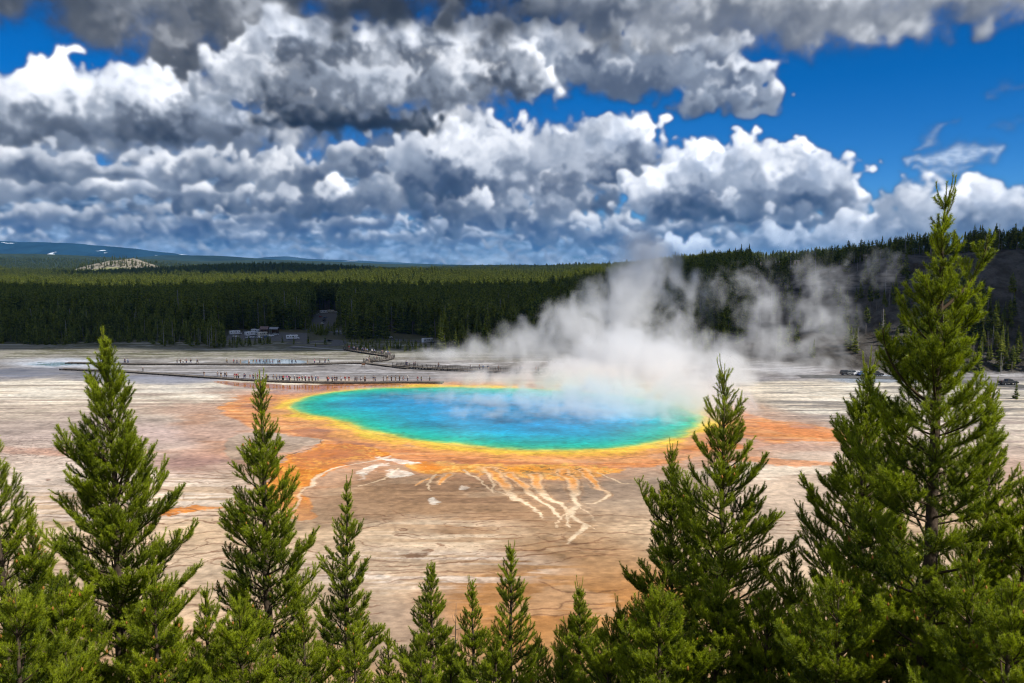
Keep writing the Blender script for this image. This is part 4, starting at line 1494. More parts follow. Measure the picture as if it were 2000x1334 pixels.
def mass(name, P, skip, label):
    keep = np.ones(len(P), bool)
    keep[skip] = False
    P = P[keep]
    z = terrain_z(P[:, 0], P[:, 1]) - .15
    me = bpy.data.meshes.new(name)
    me.vertices.add(len(P))
    me.vertices.foreach_set('co', np.stack([P[:, 0], P[:, 1], z], 1).astype(np.float32).ravel())
    idx = np.zeros(len(P), np.int32)
    rnd = frng.integers(0, 99, len(P))
    for k, kn_ in enumerate(KN):
        names = [ORDER.index(n) for n in ORDER if n.startswith('conifer_%s_' % kn_)]
        m = P[:, 3] == k
        idx[m] = np.array(names)[rnd[m] % len(names)]
    at = me.attributes.new('pick', 'INT', 'POINT')
    at.data.foreach_set('value', idx)
    at = me.attributes.new('size', 'FLOAT_VECTOR', 'POINT')
    w_ = P[:, 2] * P[:, 4]
    at.data.foreach_set('vector', np.stack([w_, w_, P[:, 2]], 1).astype(np.float32).ravel())
    at = me.attributes.new('turn', 'FLOAT_VECTOR', 'POINT')
    tn = np.zeros((len(P), 3), np.float32)
    tn[:, 2] = frng.uniform(0, 6.28, len(P))
    tn[:, :2] = frng.normal(0, .03, (len(P), 2))
    at.data.foreach_set('vector', tn.ravel())
    o = link(name, me)
    g = bpy.data.node_groups.new(name, 'GeometryNodeTree')
    g.interface.new_socket('Geometry', in_out='INPUT', socket_type='NodeSocketGeometry')
    g.interface.new_socket('Geometry', in_out='OUTPUT', socket_type='NodeSocketGeometry')
    gi, go = g.nodes.new('NodeGroupInput'), g.nodes.new('NodeGroupOutput')
    ci = g.nodes.new('GeometryNodeCollectionInfo')
    ci.inputs[0].default_value = lib
    ci.inputs['Separate Children'].default_value = True
    ip = g.nodes.new('GeometryNodeInstanceOnPoints')
    ip.inputs['Pick Instance'].default_value = True

    def attr(nm, dt):
        q = g.nodes.new('GeometryNodeInputNamedAttribute')
        q.data_type = dt
        q.inputs[0].default_value = nm
        return q.outputs[0]
    g.links.new(gi.outputs[0], ip.inputs['Points'])
    g.links.new(ci.outputs[0], ip.inputs['Instance'])
    g.links.new(attr('pick', 'INT'), ip.inputs['Instance Index'])
    g.links.new(attr('turn', 'FLOAT_VECTOR'), ip.inputs['Rotation'])
    g.links.new(attr('size', 'FLOAT_VECTOR'), ip.inputs['Scale'])
    g.links.new(ip.outputs[0], go.inputs[0])
    md = o.modifiers.new('trees', 'NODES')
    md.node_group = g
    tag(o, label, 'forest', kind='stuff')
    return o


mass('forest', W, pick, 'wide dark conifer forest filling the flat valley beyond the basin')
mass('hillside_wood', H_, hp, 'scattered dark conifers on the right hill and its plateau')

# ------------------------------------------------------------------ steam rising from the spring
m_steam = bpy.data.materials.new('steam')
m_steam.use_nodes = True
sn = NT(m_steam.node_tree)
sn.n.clear()
pvn = sn.node('ShaderNodeVolumePrincipled')
pvn.inputs['Color'].default_value = (.995, .997, 1., 1)
pvn.inputs['Density'].default_value = 1.0
pvn.inputs['Anisotropy'].default_value = .1
so = sn.node('ShaderNodeOutputMaterial')
sn.l.new(pvn.outputs[0], so.inputs['Volume'])


def steam_cloud(name, puffs, vox, nscale, gain, thr, seed, label, pad=6., floor=0.):
    """A fog volume made of soft puffs broken up by noise. puffs: (px, py, distance, half width px, half height px, half depth m, strength)."""
    C = []
    for (px, py, d, rx, rz, ry, k) in puffs:
        rx, rz, ry, k = rx * 1.12, rz * 1.12, ry * 1.1, k * 1.05
        x, y, z = at_dist(px, py, d)
        C.append((x, y, z, rx / FPX * d, ry, rz / FPX * d, k))
    lo = [min(c[i] - c[i + 3] * 1.25 for c in C) for i in range(3)]
    hi = [max(c[i] + c[i + 3] * 1.25 for c in C) for i in range(3)]
    lo[2] = max(lo[2], floor)
    res = [max(8, int((hi[i] - lo[i]) / vox[i])) for i in range(3)]
    g = bpy.data.node_groups.new(name, 'GeometryNodeTree')
    g.interface.new_socket('Geometry', in_out='OUTPUT', socket_type='NodeSocketGeometry')
    e = NT(g)
    go = g.nodes.new('NodeGroupOutput')
    vc = g.nodes.new('GeometryNodeVolumeCube')
    vc.inputs['Min'].default_value = lo
    vc.inputs['Max'].default_value = hi
    for nm, r_ in zip(('Resolution X', 'Resolution Y', 'Resolution Z'), res):
        vc.inputs[nm].default_value = r_
    pos = g.nodes.new('GeometryNodeInputPosition').outputs[0]
    wv = e.noise(e.vmath('ADD', pos, (seed, seed * 1.7, 0)), nscale * .6, 3, .5, out='Color')
    wp = e.vmath('ADD', pos, e.vmath('SCALE', e.vmath('SUBTRACT', wv, (.5, .5, .5)), scale=7.5 / max(nscale * 10, .6)))
    tot = None
    for (x, y, z, rx, ry, rz, k) in C:
        q = e.vmath('MULTIPLY', e.vmath('SUBTRACT', wp, (x, y, z)), (1 / rx, 1 / ry, 1 / rz))
        r2 = e.vmath('DOT_PRODUCT', q, q)
        v_ = e.math('MULTIPLY', e.math('SUBTRACT', 1.0, r2, clamp=True), k)
        tot = v_ if tot is None else e.math('MAXIMUM', tot, v_)
    nz_ = e.noise(e.vmath('MULTIPLY', e.vmath('ADD', pos, (seed, 0, seed)), (1.15, 1., .8)), nscale, 7, .60, 1.4)
    dn = e.math('SUBTRACT', e.math('ADD', tot, e.math('MULTIPLY', e.math('SUBTRACT', nz_, .5), 3.6)), thr)
    dn = e.math('MULTIPLY', e.math('MAXIMUM', dn, 0.0), gain)
    dn = e.math('MULTIPLY', dn, e.math('MINIMUM', e.math('MULTIPLY', tot, 5.0), 1.0))
    e.put(vc.inputs['Density'], dn)
    sm = g.nodes.new('GeometryNodeSetMaterial')
    sm.inputs['Material'].default_value = m_steam
    g.links.new(vc.outputs[0], sm.inputs[0])
    g.links.new(sm.outputs[0], go.inputs[0])
    me = bpy.data.meshes.new(name)
    me.materials.append(m_steam)
    o = link(name, me)
    md = o.modifiers.new('steam', 'NODES')
    md.node_group = g
    tag(o, label, 'steam', kind='stuff')
    return o


# low bank drifting off the back of the pool
steam_cloud('steam', [
    (800, 700, 310, 60, 14, 12, .5), (880, 700, 312, 90, 26, 20, .8), (960, 690, 314, 100, 42, 22, .9), (1050, 680, 314, 110, 58, 24, 1.0), (1010, 650, 318, 60, 36, 14, .7),
    (1130, 660, 312, 110, 86, 24, 1.0), (1210, 610, 318, 92, 90, 22, 1.0), (1255, 545, 325, 75, 70, 18, .95), (1258, 500, 328, 72, 58, 18, .92), (1235, 485, 330, 46, 32, 14, .75), (1205, 575, 318, 60, 50, 14, .9), (1120, 640, 312, 80, 50, 16, .8),
    (1300, 690, 290, 100, 80, 24, .85), (1350, 590, 325, 80, 70, 20, .36)],
    (1.0, 1.5, .8), .080, .12, .38, 3.1, 'tall pale steam column rising from the back of the turquoise pool')
# sunlit steam just over and behind the water
steam_cloud('steam', [
    (1150, 735, 240, 160, 42, 24, .70), (980, 742, 242, 150, 22, 18, .52), (1260, 720, 250, 120, 66, 26, .85), (1330, 780, 215, 100, 56, 20, .60), (1210, 690, 262, 90, 60, 20, .75), (1400, 740, 245, 80, 56, 18, .55)],
    (.9, 1.5, .7), .10, .24, .24, 22.5, 'bright white steam bank over the far right edge of the turquoise pool')
# wisps on the water
steam_cloud('steam', [
    (880, 785, 218, 170, 24, 16, .62), (1020, 795, 206, 170, 30, 18, .66), (1150, 805, 198, 150, 46, 20, .72), (1270, 810, 194, 120, 54, 20, .78), (960, 815, 192, 130, 18, 14, .55),
    (1370, 795, 198, 110, 70, 20, .80), (740, 770, 232, 120, 12, 12, .52), (1080, 775, 214, 120, 26, 16, .70), (1200, 780, 208, 130, 50, 18, .80), (1330, 800, 196, 90, 60, 18, .80)],
    (.8, 1.3, .5), .15, .26, .27, 9.7, 'thin steam wisps drifting low over the turquoise water')
# ragged plumes further right
steam_cloud('steam', [
    (1440, 760, 268, 110, 50, 20, .75), (1520, 740, 268, 100, 46, 18, .7), (1590, 720, 275, 80, 46, 16, .55), (1410, 690, 285, 90, 52, 18, .75), (1500, 680, 285, 50, 60, 14, .60), (1480, 610, 290, 62, 70, 14, .50),
    (1620, 640, 290, 70, 70, 16, .66), (1660, 670, 285, 34, 70, 12, .42), (1570, 590, 295, 50, 80, 14, .48), (1600, 540, 300, 60, 60, 14, .36), (1700, 520, 305, 66, 50, 14, .42), (1450, 560, 300, 90, 60, 16, .36),
    (1550, 680, 280, 60, 50, 14, .5)],
    (1.0, 1.6, .85), .085, .13, .36, 14.3, 'ragged steam plumes in front of the dark right hill')
steam_cloud('steam', [(1765, 712, 285, 30, 28, 8, .9), (1750, 735, 280, 22, 14, 7, .8)], (.8, 1.2, .8), .2, .06, .35, 4.4, 'small steam puff at the foot of the right hill')
steam_cloud('steam', [(870, 690, 300, 34, 16, 8, .7), (858, 676, 302, 20, 12, 6, .6), (780, 690, 310, 22, 10, 6, .6)], (.8, 1.2, .6), .2, .07, .40, 6.4, 'small steam puff beside the boardwalk bend')

# ------------------------------------------------------------------ young lodgepole pines in front of the overlook
def needle_build(n, b):
    age = n.node('ShaderNodeAttribute', attribute_name='tone', attribute_type='INSTANCER').outputs['Fac']
    own = n.node('ShaderNodeAttribute', attribute_name='own').outputs['Fac']
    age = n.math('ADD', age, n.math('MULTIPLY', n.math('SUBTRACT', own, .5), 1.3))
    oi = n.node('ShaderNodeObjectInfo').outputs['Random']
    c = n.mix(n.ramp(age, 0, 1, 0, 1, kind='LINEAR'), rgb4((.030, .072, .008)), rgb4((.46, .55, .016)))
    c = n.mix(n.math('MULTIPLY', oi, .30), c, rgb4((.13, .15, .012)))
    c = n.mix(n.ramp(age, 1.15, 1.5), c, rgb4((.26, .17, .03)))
    n.put(b.inputs['Base Color'], c)
    b.inputs['Roughness'].default_value = .42
    b.inputs['Specular IOR Level'].default_value = .35
    tb = n.node('ShaderNodeBsdfTranslucent')
    n.put(tb.inputs[0], n.vmath('MULTIPLY', c, (1.5, 1.5, .7)))
    mx = n.node('ShaderNodeMixShader')
    mx.inputs[0].default_value = .34
    n.l.new(b.outputs[0], mx.inputs[1])
    n.l.new(tb.outputs[0], mx.inputs[2])
    out = [x for x in n.n if x.type == 'OUTPUT_MATERIAL'][0]
    n.l.new(mx.outputs[0], out.inputs[0])


m_needle = material('pine_needles', build=needle_build)
m_bark = material('pine_bark', rough=.9, spec=.1, build=speckle(14., .55, (.085, .062, .046), .012))
m_twig = material('pine_twigs', (.085, .060, .036), .85, .1)
m_cone = material('pine_cones', (.30, .135, .030), .7, .2)



def brush_mesh(seed, n=46, length=.085, nl=.070, nw=.0060):
    """A short piece of shoot bristling with needles, along +Z."""
    rg = np.random.default_rng(seed)
    z = rg.uniform(0, length, n)
    th = rg.uniform(0, 2 * np.pi, n)
    op = rg.uniform(.35, 1.05, n)
    d = np.stack([np.cos(th) * op, np.sin(th) * op, np.full(n, .85) - .25 * op], 1)
    d /= np.linalg.norm(d, axis=1)[:, None]
    base = np.stack([0 * z, 0 * z, z], 1)
    side = np.cross(d, rg.standard_normal((n, 3)))
    side /= np.linalg.norm(side, axis=1)[:, None]
    ln_ = nl * rg.uniform(.7, 1.15, n)[:, None]
    w = nw * rg.uniform(.8, 1.3, n)[:, None]
    V = np.stack([base - side * w * .5, base + side * w * .5, base + d * ln_], 1).reshape(-1, 3)
    F = np.arange(n * 3).reshape(-1, 3)
    own = np.repeat(np.clip(.5 + rg.normal(0, .12, n), 0, 1), 3)
    own[:3 * max(1, n // 40)] = 1.2
    st = []
    for zz in (0, length * 1.05):
        for k in range(3):
            st.append((.0042 * math.cos(k * 2.1), .0042 * math.sin(k * 2.1), zz))
    m = len(V)
    V = np.concatenate([V, st])
    F = np.concatenate([F, np.array([(m, m + 1, m + 4), (m, m + 4, m + 3), (m + 1, m + 2, m + 5), (m + 1, m + 5, m + 4), (m + 2, m, m + 3), (m + 2, m + 3, m + 5)])])
    me = mesh_np('needle_brush', V, tris=F, mat_idx=[0] * n + [1] * 6, attrs={'own': np.concatenate([own, np.zeros(6)])})
    me.materials.append(m_needle)
    me.materials.append(m_twig)
    return me


brush_lib = bpy.data.collections.new('needle_shapes')
for k in range(6):
    brush_lib.objects.link(bpy.data.objects.new('brush_%d' % k, brush_mesh(k + 1)))


def instancer(name, lib_):
    g = bpy.data.node_groups.new(name, 'GeometryNodeTree')
    g.interface.new_socket('Geometry', in_out='INPUT', socket_type='NodeSocketGeometry')
    g.interface.new_socket('Geometry', in_out='OUTPUT', socket_type='NodeSocketGeometry')
    gi, go = g.nodes.new('NodeGroupInput'), g.nodes.new('NodeGroupOutput')
    ci = g.nodes.new('GeometryNodeCollectionInfo')
    ci.inputs[0].default_value = lib_
    ci.inputs['Separate Children'].default_value = True
    ip = g.nodes.new('GeometryNodeInstanceOnPoints')
    ip.inputs['Pick Instance'].default_value = True
    g.links.new(gi.outputs[0], ip.inputs['Points'])
    g.links.new(ci.outputs[0], ip.inputs['Instance'])
    for nm, dt, sk in (('pick', 'INT', 'Instance Index'), ('turn', 'FLOAT_VECTOR', 'Rotation'), ('size', 'FLOAT_VECTOR', 'Scale')):
        q = g.nodes.new('GeometryNodeInputNamedAttribute')
        q.data_type = dt
        q.inputs[0].default_value = nm
        g.links.new(q.outputs[0], ip.inputs[sk])
    g.links.new(ip.outputs[0], go.inputs[0])
    return g


brush_group = instancer('needles', brush_lib)


def tube_arrays(P, rad, n):
    """Round tube along the polyline P (k,3) with radii rad (k)."""
    k = len(P)
    T = np.gradient(P, axis=0)
    T /= np.linalg.norm(T, axis=1)[:, None] + 1e-9
    ref = np.where(np.abs(T[:, 2:3]) > .9, np.array([[1., 0, 0]]), np.array([[0, 0, 1.]]))
    A = np.cross(T, ref)
    A /= np.linalg.norm(A, axis=1)[:, None] + 1e-9
    B = np.cross(T, A)
    th = np.arange(n) * 2 * np.pi / n
    V = P[:, None, :] + (A[:, None, :] * np.cos(th)[None, :, None] + B[:, None, :] * np.sin(th)[None, :, None]) * rad[:, None, None]
    i = np.arange(k - 1)[:, None] * n
    j = np.arange(n)[None, :]
    q = np.stack([i + j, i + (j + 1) % n, i + n + (j + 1) % n, i + n + j], -1).reshape(-1, 4)
    return V.reshape(-1, 3), q


def pine(name, loc, H, Rm, seed, label, group, nlen=.055, nwid=.0052, dens=1.0, whorl=.37, full=1.15, lean=(0, 0), low=.10, asc=0., trunk_r=None, cones=1.0, top=1.0, fork=None, tip_up=1.0):
    rg = np.random.default_rng(seed)
    U = rg.uniform
    wood_v, wood_q, nb = [], [], 0
    shoots = []        # (points, tone, needle density)
    cone_pts = []
    r0 = trunk_r or (.012 * H + .02)
    ks = 14
    hs = np.linspace(0, H, ks)
    sway = np.cumsum(rg.normal(0, .018 * H / 10, (ks, 2)), 0)
    TP = np.stack([sway[:, 0] + lean[0] * hs / H, sway[:, 1] + lean[1] * hs / H, hs], 1)
    tr = r0 * np.clip(1 - hs / H, 0, 1) ** .85 + .006
    TP[0, 2] = -.6
    tv, tq = tube_arrays(TP, tr, 9)

    def trunk_at(h):
        return np.array([np.interp(h, hs, TP[:, 0]), np.interp(h, hs, TP[:, 1]), h])

    def curve(p0, az, e0, e1, L, k=6, bend=0.):
        """A shoot that leaves at elevation e0 and ends pointing up at e1."""
        s = (np.arange(k) + .5) / k
        el = e0 + (e1 - e0) * s ** 1.5
        a = az + bend * s
        d = np.stack([np.cos(a) * np.cos(el), np.sin(a) * np.cos(el), np.sin(el)], 1) * (L / k)
        return np.concatenate([[p0], p0 + np.cumsum(d, 0)])

    def wood(P, ra, rb, n=4):
        nonlocal nb
        v, q = tube_arrays(P, np.linspace(ra, rb, len(P)), n)
        wood_v.append(v)
        wood_q.append(q + nb)
        nb += len(v)

    def twig(p0, az, e0, L, tone, lvl):
        e1 = math.radians(U(48, 85)) * tip_up
        P = curve(p0, az, e0, e1, L, 5 if L > .25 else 3, U(-.3, .3))
        if L > .34:
            wood(P[::2] if len(P) > 4 else P, .0045 + L * .006, .003, 3)
        shoots.append((P, tone, 1.0))
        if lvl > 0 and L > .26:
            m = int((L - .10) / .095)
            for q in range(m):
                s = .28 + .62 * (q + U(-.3, .3)) / max(m, 1)
                i = min(int(s * (len(P) - 1)), len(P) - 2)
                pp_ = P[i] + (P[i + 1] - P[i]) * (s * (len(P) - 1) - i)
                twig(pp_, az + (1 if q % 2 else -1) * U(.5, 1.0), e0 + U(.0, .5), L * (1 - s) * U(.45, .8) + .07, tone + U(-.12, .2), lvl - 1)
        elif U() < .05 * cones:
            cone_pts.append(P[-1])

    def branch(h, az, L, e0, e1, t):
        P = curve(trunk_at(h), az, e0, e1, L, 9, U(-.25, .25))
        ra = .006 + .011 * L
        wood(P, ra, .004, 5)
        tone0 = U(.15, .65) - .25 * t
        st = .22 if L > .8 else .12
        m = max(3, int(L * (1 - st) / .105 * full))
        for q in range(m):
            s = st + (1 - st) * (q + U(0, .8)) / m
            s = min(s, .97)
            x = s * (len(P) - 1)
            i = int(x)
            pp_ = P[i] + (P[i + 1] - P[i]) * (x - i)
            d = P[i + 1] - P[i]
            el = math.atan2(d[2], math.hypot(d[0], d[1]))
            tl = (L * (1 - s) * U(.35, .62) + U(.10, .22)) * (1.0 if L > .5 else .8)
            tl = min(tl, .75)
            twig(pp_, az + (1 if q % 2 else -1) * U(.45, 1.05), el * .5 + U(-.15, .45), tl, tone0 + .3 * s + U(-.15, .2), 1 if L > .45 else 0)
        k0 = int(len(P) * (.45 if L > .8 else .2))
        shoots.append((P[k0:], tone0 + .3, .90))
        if U() < .30 * cones:
            cone_pts.append(P[-1])

    h = H * low
    while h < H - .12:
        t = (H - h) / H
        prof = min(1.0, (t / .62)) ** .88
        prof *= 1.0 if t < .62 else 1 - .12 * (t - .62) / .38
        nbr = int(U(4, 6.5)) if t > .06 else int(U(3, 5))
        a0 = U(0, 6.28)
        irr = U(.74, 1.2)
        for j in range(nbr):
            L = Rm * prof * irr * U(.55, 1.25) + .10
            e0 = math.radians(np.interp(t, [0, .12, .35, .7, 1], [66, 50, 28, 10, -4]) + U(-9, 9) + asc)
            e1 = math.radians(np.interp(t, [0, .2, .6, 1], [84, 74, 55, 42]) + U(-10, 12))
            branch(h + U(-.07, .07), a0 + j * 2 * math.pi / nbr + U(-.3, .3), L, e0, e1, t)
        if U() < .5 and t > .15:
            branch(h + whorl * .5, U(0, 6.28), Rm * prof * U(.3, .6) + .1, math.radians(U(10, 40)), math.radians(70), t)
        h += whorl * np.interp(t, [0, .1, .5, 1], [.62, .8, 1., 1.1]) * U(.8, 1.2)
    # leader and its candles
    tipz = H - .12
    lead = np.stack([trunk_at(z) for z in np.linspace(H - .75, H + .10 * top, 7)])
    lead[:, 2] = np.linspace(H - .75, H + .16 * top, 7)
    shoots.append((lead, .55, .62))
    for q in range(7):
        p = trunk_at(H - U(.10, .55))
        P = curve(p, U(0, 6.28), math.radians(U(52, 70)), math.radians(90), U(.26, .55), 5)
        wood(P, .007, .004, 4)
        shoots.append((P, U(.5, .95), .60))
    if fork:
        for (fh, faz, fl) in fork:
            P = curve(trunk_at(fh), faz, math.radians(35), math.radians(88), fl, 9)
            wood(P, .03, .01, 6)
            for q in range(int(fl / .10)):
                s = .25 + .75 * q / (fl / .10)
                x = min(s, .98) * 9
                i = int(x)
                twig(P[i] + (P[i + 1] - P[i]) * (x - i), U(0, 6.28), math.radians(45), (1 - s) * fl * .35 + .16, U(.3, .8), 1)
            shoots.append((P[3:], .6, .8))
    # one brush of needles for every length of shoot
    S0, S1, TN, FT = [], [], [], []
    for P, tone, dn in shoots:
        S0.append(P[:-1])
        S1.append(P[1:])
        FT.append(np.linspace(dn, dn * .78, len(P) - 1))
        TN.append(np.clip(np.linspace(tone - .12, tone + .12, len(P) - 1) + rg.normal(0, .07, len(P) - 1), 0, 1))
    S0, S1, TN, FT = np.concatenate(S0), np.concatenate(S1), np.concatenate(TN), np.concatenate(FT)
    ax = S1 - S0
    ll_ = np.linalg.norm(ax, axis=1)
    k_ = np.maximum(1, np.round(ll_ / .085)).astype(int)
    idx = np.repeat(np.arange(len(S0)), k_)
    sub = np.concatenate([np.arange(q) / q for q in k_])[:, None]
    p0 = S0[idx] + ax[idx] * sub
    ax, ll_, TN = ax[idx], (ll_ / k_)[idx], TN[idx]
    N = len(p0)
    me = bpy.data.meshes.new('crown')
    me.vertices.add(N)
    me.vertices.foreach_set('co', p0.astype(np.float32).ravel())
    turn = np.zeros((N, 3), np.float32)
    turn[:, 1] = np.arctan2(np.hypot(ax[:, 0], ax[:, 1]), ax[:, 2])
    turn[:, 2] = np.arctan2(ax[:, 1], ax[:, 0])
    fat = nlen / .07 * FT[idx] * rg.uniform(.85, 1.15, N)
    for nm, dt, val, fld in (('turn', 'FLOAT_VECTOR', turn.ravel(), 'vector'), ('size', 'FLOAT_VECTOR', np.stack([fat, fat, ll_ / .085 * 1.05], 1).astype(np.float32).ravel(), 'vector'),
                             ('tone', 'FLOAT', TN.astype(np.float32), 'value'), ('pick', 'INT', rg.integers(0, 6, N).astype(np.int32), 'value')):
        at = me.attributes.new(nm, dt, 'POINT')
        at.data.foreach_set(fld, val)
    o = empty(name, loc, 0)
    link('trunk', mesh_np('trunk', tv, quads=tq, smooth=True), o, m_bark)
    link('branches', mesh_np('branches', np.concatenate(wood_v), quads=np.concatenate(wood_q)), o, m_twig)
    nd = link('crown', me, o)
    md = nd.modifiers.new('needles', 'NODES')
    md.node_group = brush_group
    nd['kind'] = 'stuff'
    if cone_pts:
        cb = MB()
        for p in cone_pts[:90]:
            s = U(.016, .026)
            cb.tube([p + np.array([0, 0, -s]), p, p + np.array([0, 0, s * 1.2]), p + np.array([0, 0, s * 2.4])], [s * .4, s, s * .85, s * .15], 6)
        c_ = cb.obj('cones', m_cone, o, True)
        c_['kind'] = 'stuff'
    tag(o, label, 'pine tree', group)
    return N


GRP = 'young pines below the overlook'
PINES = [
    # top px, top py, distance, crown half width m, seed, options, label
    (203, 640, 16.5, 1.75, 11, dict(cones=2.2, asc=14), 'tall broad pine with orange buds at its tip, left of the pool'),
    (508, 728, 18.5, 1.45, 12, dict(asc=10, cones=.5), 'dark tapering pine whose tip stands against the orange mats left of the pool'),
    (666, 930, 22, 1.02, 13, dict(asc=12, cones=.2), 'slim pine in front of the brown crust, right of the dark tapering pine'),
    (757, 1238, 23, .62, 14, dict(asc=16, cones=0), 'small thin sapling between the slim pine and the first centre pine'),
    (842, 1096, 23, 1.06, 15, dict(asc=12, cones=.1), 'pine with a pointed top in the lower middle, left of the twin pines'),
    (923, 1135, 25, .92, 16, dict(asc=10, cones=.5), 'dense narrow pine in the lower middle with a brownish crown'),
    (1001, 1065, 22, 1.05, 17, dict(asc=10, full=.85, cones=.1), 'open branched pine with a bushy tuft on top in the lower middle'),
    (1130, 1142, 25, 1.15, 18, dict(asc=14, cones=.1), 'low pine with a thin crooked leader right of the open branched pine'),
    (1050, 1238, 26, .75, 19, dict(cones=.1), 'small pine crown low in the gap right of the open branched pine'),
    (1318, 868, 18.5, 1.5, 20, dict(asc=10, cones=.3, fork=((6.1, 3.3, 1.5),)), 'forked pine with twin tops left of the tall centre right pine'),
    (1420, 715, 16.5, 1.65, 21, dict(full=1.05, cones=.6), 'tall layered pine whose tip rises over the right end of the pool'),
    (1690, 700, 15.5, 1.70, 22, dict(asc=6, cones=1.), 'pine with long outstretched lower limbs left of the tallest pine'),
    (1845, 358, 12.6, 1.62, 23, dict(full=1.1, cones=1.6, trunk_r=.15, whorl=.40, fork=((8.3, 0.2, 1.5), (6.7, 3.0, 1.6)), nlen=.076), 'tallest pine, its bright crown rising above the right hill into the sky'),
    (1938, 745, 17.5, 1.25, 24, dict(asc=8, full=.8, cones=.6), 'pale green pine just behind the right side of the tallest pine'),
    (2004, 925, 12.0, 1.2, 25, dict(cones=.8), 'dark pine cut by the right edge of the picture'),
    (-14, 842, 14.5, 1.25, 26, dict(cones=1.3, asc=8), 'pine cut by the left edge of the picture'),
    (62, 985, 19.5, 1.15, 27, dict(asc=16, cones=.6), 'yellow green pine between the left edge pine and the tall broad pine'),
    (1208, 1180, 19, 1.1, 28, dict(asc=10, cones=.1), 'short pine at the left foot of the forked pine'),
    (1548, 1065, 16.5, 1.0, 29, dict(asc=14, cones=.3), 'short pine filling the gap between the layered pine and the long limbed pine'),
    (398, 1150, 17, .9, 30, dict(asc=14, cones=.3), 'short pine between the tall broad pine and the dark tapering pine'),
    (590, 1190, 17, 1.0, 31, dict(asc=10, cones=.3), 'low pine hidden behind the slim pine at the bottom of the picture'),
    (1760, 1010, 14, 1.2, 32, dict(asc=10, cones=.5), 'low pine in front of the trunk gap left of the tallest pine'),
    (120, 1150, 14.0, 1.2, 33, dict(asc=8, cones=.8), 'low pine at the foot of the tall broad pine'),
    (1400, 1130, 14.0, 1.2, 34, dict(asc=8, cones=.3), 'low leafy pine at the foot of the tall layered pine'),
    (1900, 1080, 11.5, 1.1, 35, dict(asc=8, cones=.8), 'low pine in the bottom right corner in front of the tallest pine'),
    (880, 1250, 21, .9, 36, dict(asc=12, cones=.1), 'low pine between the two lower middle pines at the bottom edge'),
    (1290, 1140, 13.5, 1.25, 38, dict(asc=10, cones=.2), 'leafy pine at the foot of the forked pine near the bottom edge'),
    (1640, 1120, 12.0, 1.2, 39, dict(asc=10, cones=.5), 'leafy pine at the foot of the long limbed pine near the bottom edge'),
    (1980, 1130, 10.5, 1.1, 40, dict(asc=10, cones=.5), 'leafy pine in the very corner at the lower right'),
    (30, 1150, 12.5, 1.2, 41, dict(asc=10, cones=.8), 'leafy pine in the very corner at the lower left'),
    (300, 1130, 14.0, 1.2, 42, dict(asc=10, cones=.8), 'leafy pine right of the foot of the tall broad pine'),
    (470, 1170, 14.0, 1.15, 43, dict(asc=10, cones=.3), 'leafy pine at the foot of the dark tapering pine'),
    (690, 1230, 16.0, .8, 44, dict(asc=12, cones=.2), 'leafy pine at the foot of the slim pine'),
    (970, 1240, 17.0, .95, 45, dict(asc=12, cones=.2), 'leafy pine at the foot of the open branched pine'),
    (1190, 1250, 15.0, .95, 46, dict(asc=12, cones=.2), 'leafy pine at the bottom edge left of the forked pine'),
    (1500, 1150, 13.5, 1.15, 47, dict(asc=12, cones=.2), 'leafy pine at the bottom edge right of the tall layered pine'),
    (820, 1240, 17, .85, 48, dict(asc=12, cones=.1), 'leafy pine at the bottom edge under the pointed pine'),
    (1100, 1260, 20, .95, 37, dict(asc=12, cones=.1), 'low pine under the thin crooked leader pine at the bottom edge'),
]
n_needles = 0
for (px, py, d, rm, sd_, opt, lab) in PINES:
    x, y, ztop = at_dist(px, py, d)
    zg = float(terrain_z(np.array([x]), np.array([y]))[0])
    o_ = dict(opt)
    rm *= 1.10
    far = d > 20
    o_.setdefault('nlen', .078 if far else .070)
    o_.setdefault('nwid', .0072 if far else .0058)
    o_.setdefault('dens', .62 if far else .80)
    Hh = ztop - zg - .14
    # nothing of the lowest metres shows: the frame cuts them off
    if 'fork' in o_:
        o_['fork'] = [(fh * Hh / (8.0 if sd_ == 20 else 10.2), fa, fl) for fh, fa, fl in o_['fork']]
    n_needles += pine('pine_tree', (x, y, zg), Hh, rm, sd_, lab, GRP, low=.06 if Hh < 6 else .16, **o_)


# a bare dead stem among the lower middle pines, and dead limbs on the tallest pine
x, y, ztop = at_dist(889, 1178, 23)
zg = float(terrain_z(np.array([x]), np.array([y]))[0])
ds = empty('dead_sapling', (x, y, zg))
b = MB()
b.tube([(0, 0, -.3), (.04, 0, 1.5), (-.02, .02, 3.2), (.03, 0, ztop - zg)], [.035, .028, .018, .005], 6)
b.obj('trunk', m_dead, ds)
b = MB()
for k in range(16):
    h_ = 1.2 + k * (ztop - zg - 1.4) / 16
    a = k * 2.4
    ll = .42 * (1 - k / 20)
    b.tube([(0, 0, h_), (math.cos(a) * ll, math.sin(a) * ll, h_ + .06), (math.cos(a) * ll * 1.4, math.sin(a) * ll * 1.4, h_ + .2)], [.008, .006, .003], 4)
b.obj('branches', m_dead, ds)
tag(ds, 'thin grey leafless dead sapling standing between the lower middle pines', 'dead tree')

# ------------------------------------------------------------------ boardwalks
m_plank = material('weathered_planks', rough=.85, spec=.15, build=speckle(2.5, .35, (.20, .175, .15)))
m_beam = material('dark_beams', rough=.9, spec=.1, build=speckle(2., .3, (.055, .046, .040)))


def polyline(pts, step):
    """Even points along a line of ground points."""
    P = [Vector((p[0], p[1], 0)) for p in pts]
    out = [P[0]]
    carry = 0.
    for a, b in zip(P[:-1], P[1:]):
        L = (b - a).length
        d = step - carry
        while d <= L:
            out.append(a + (b - a) * (d / L))
            d += step
        carry = L - (d - step)
    return out


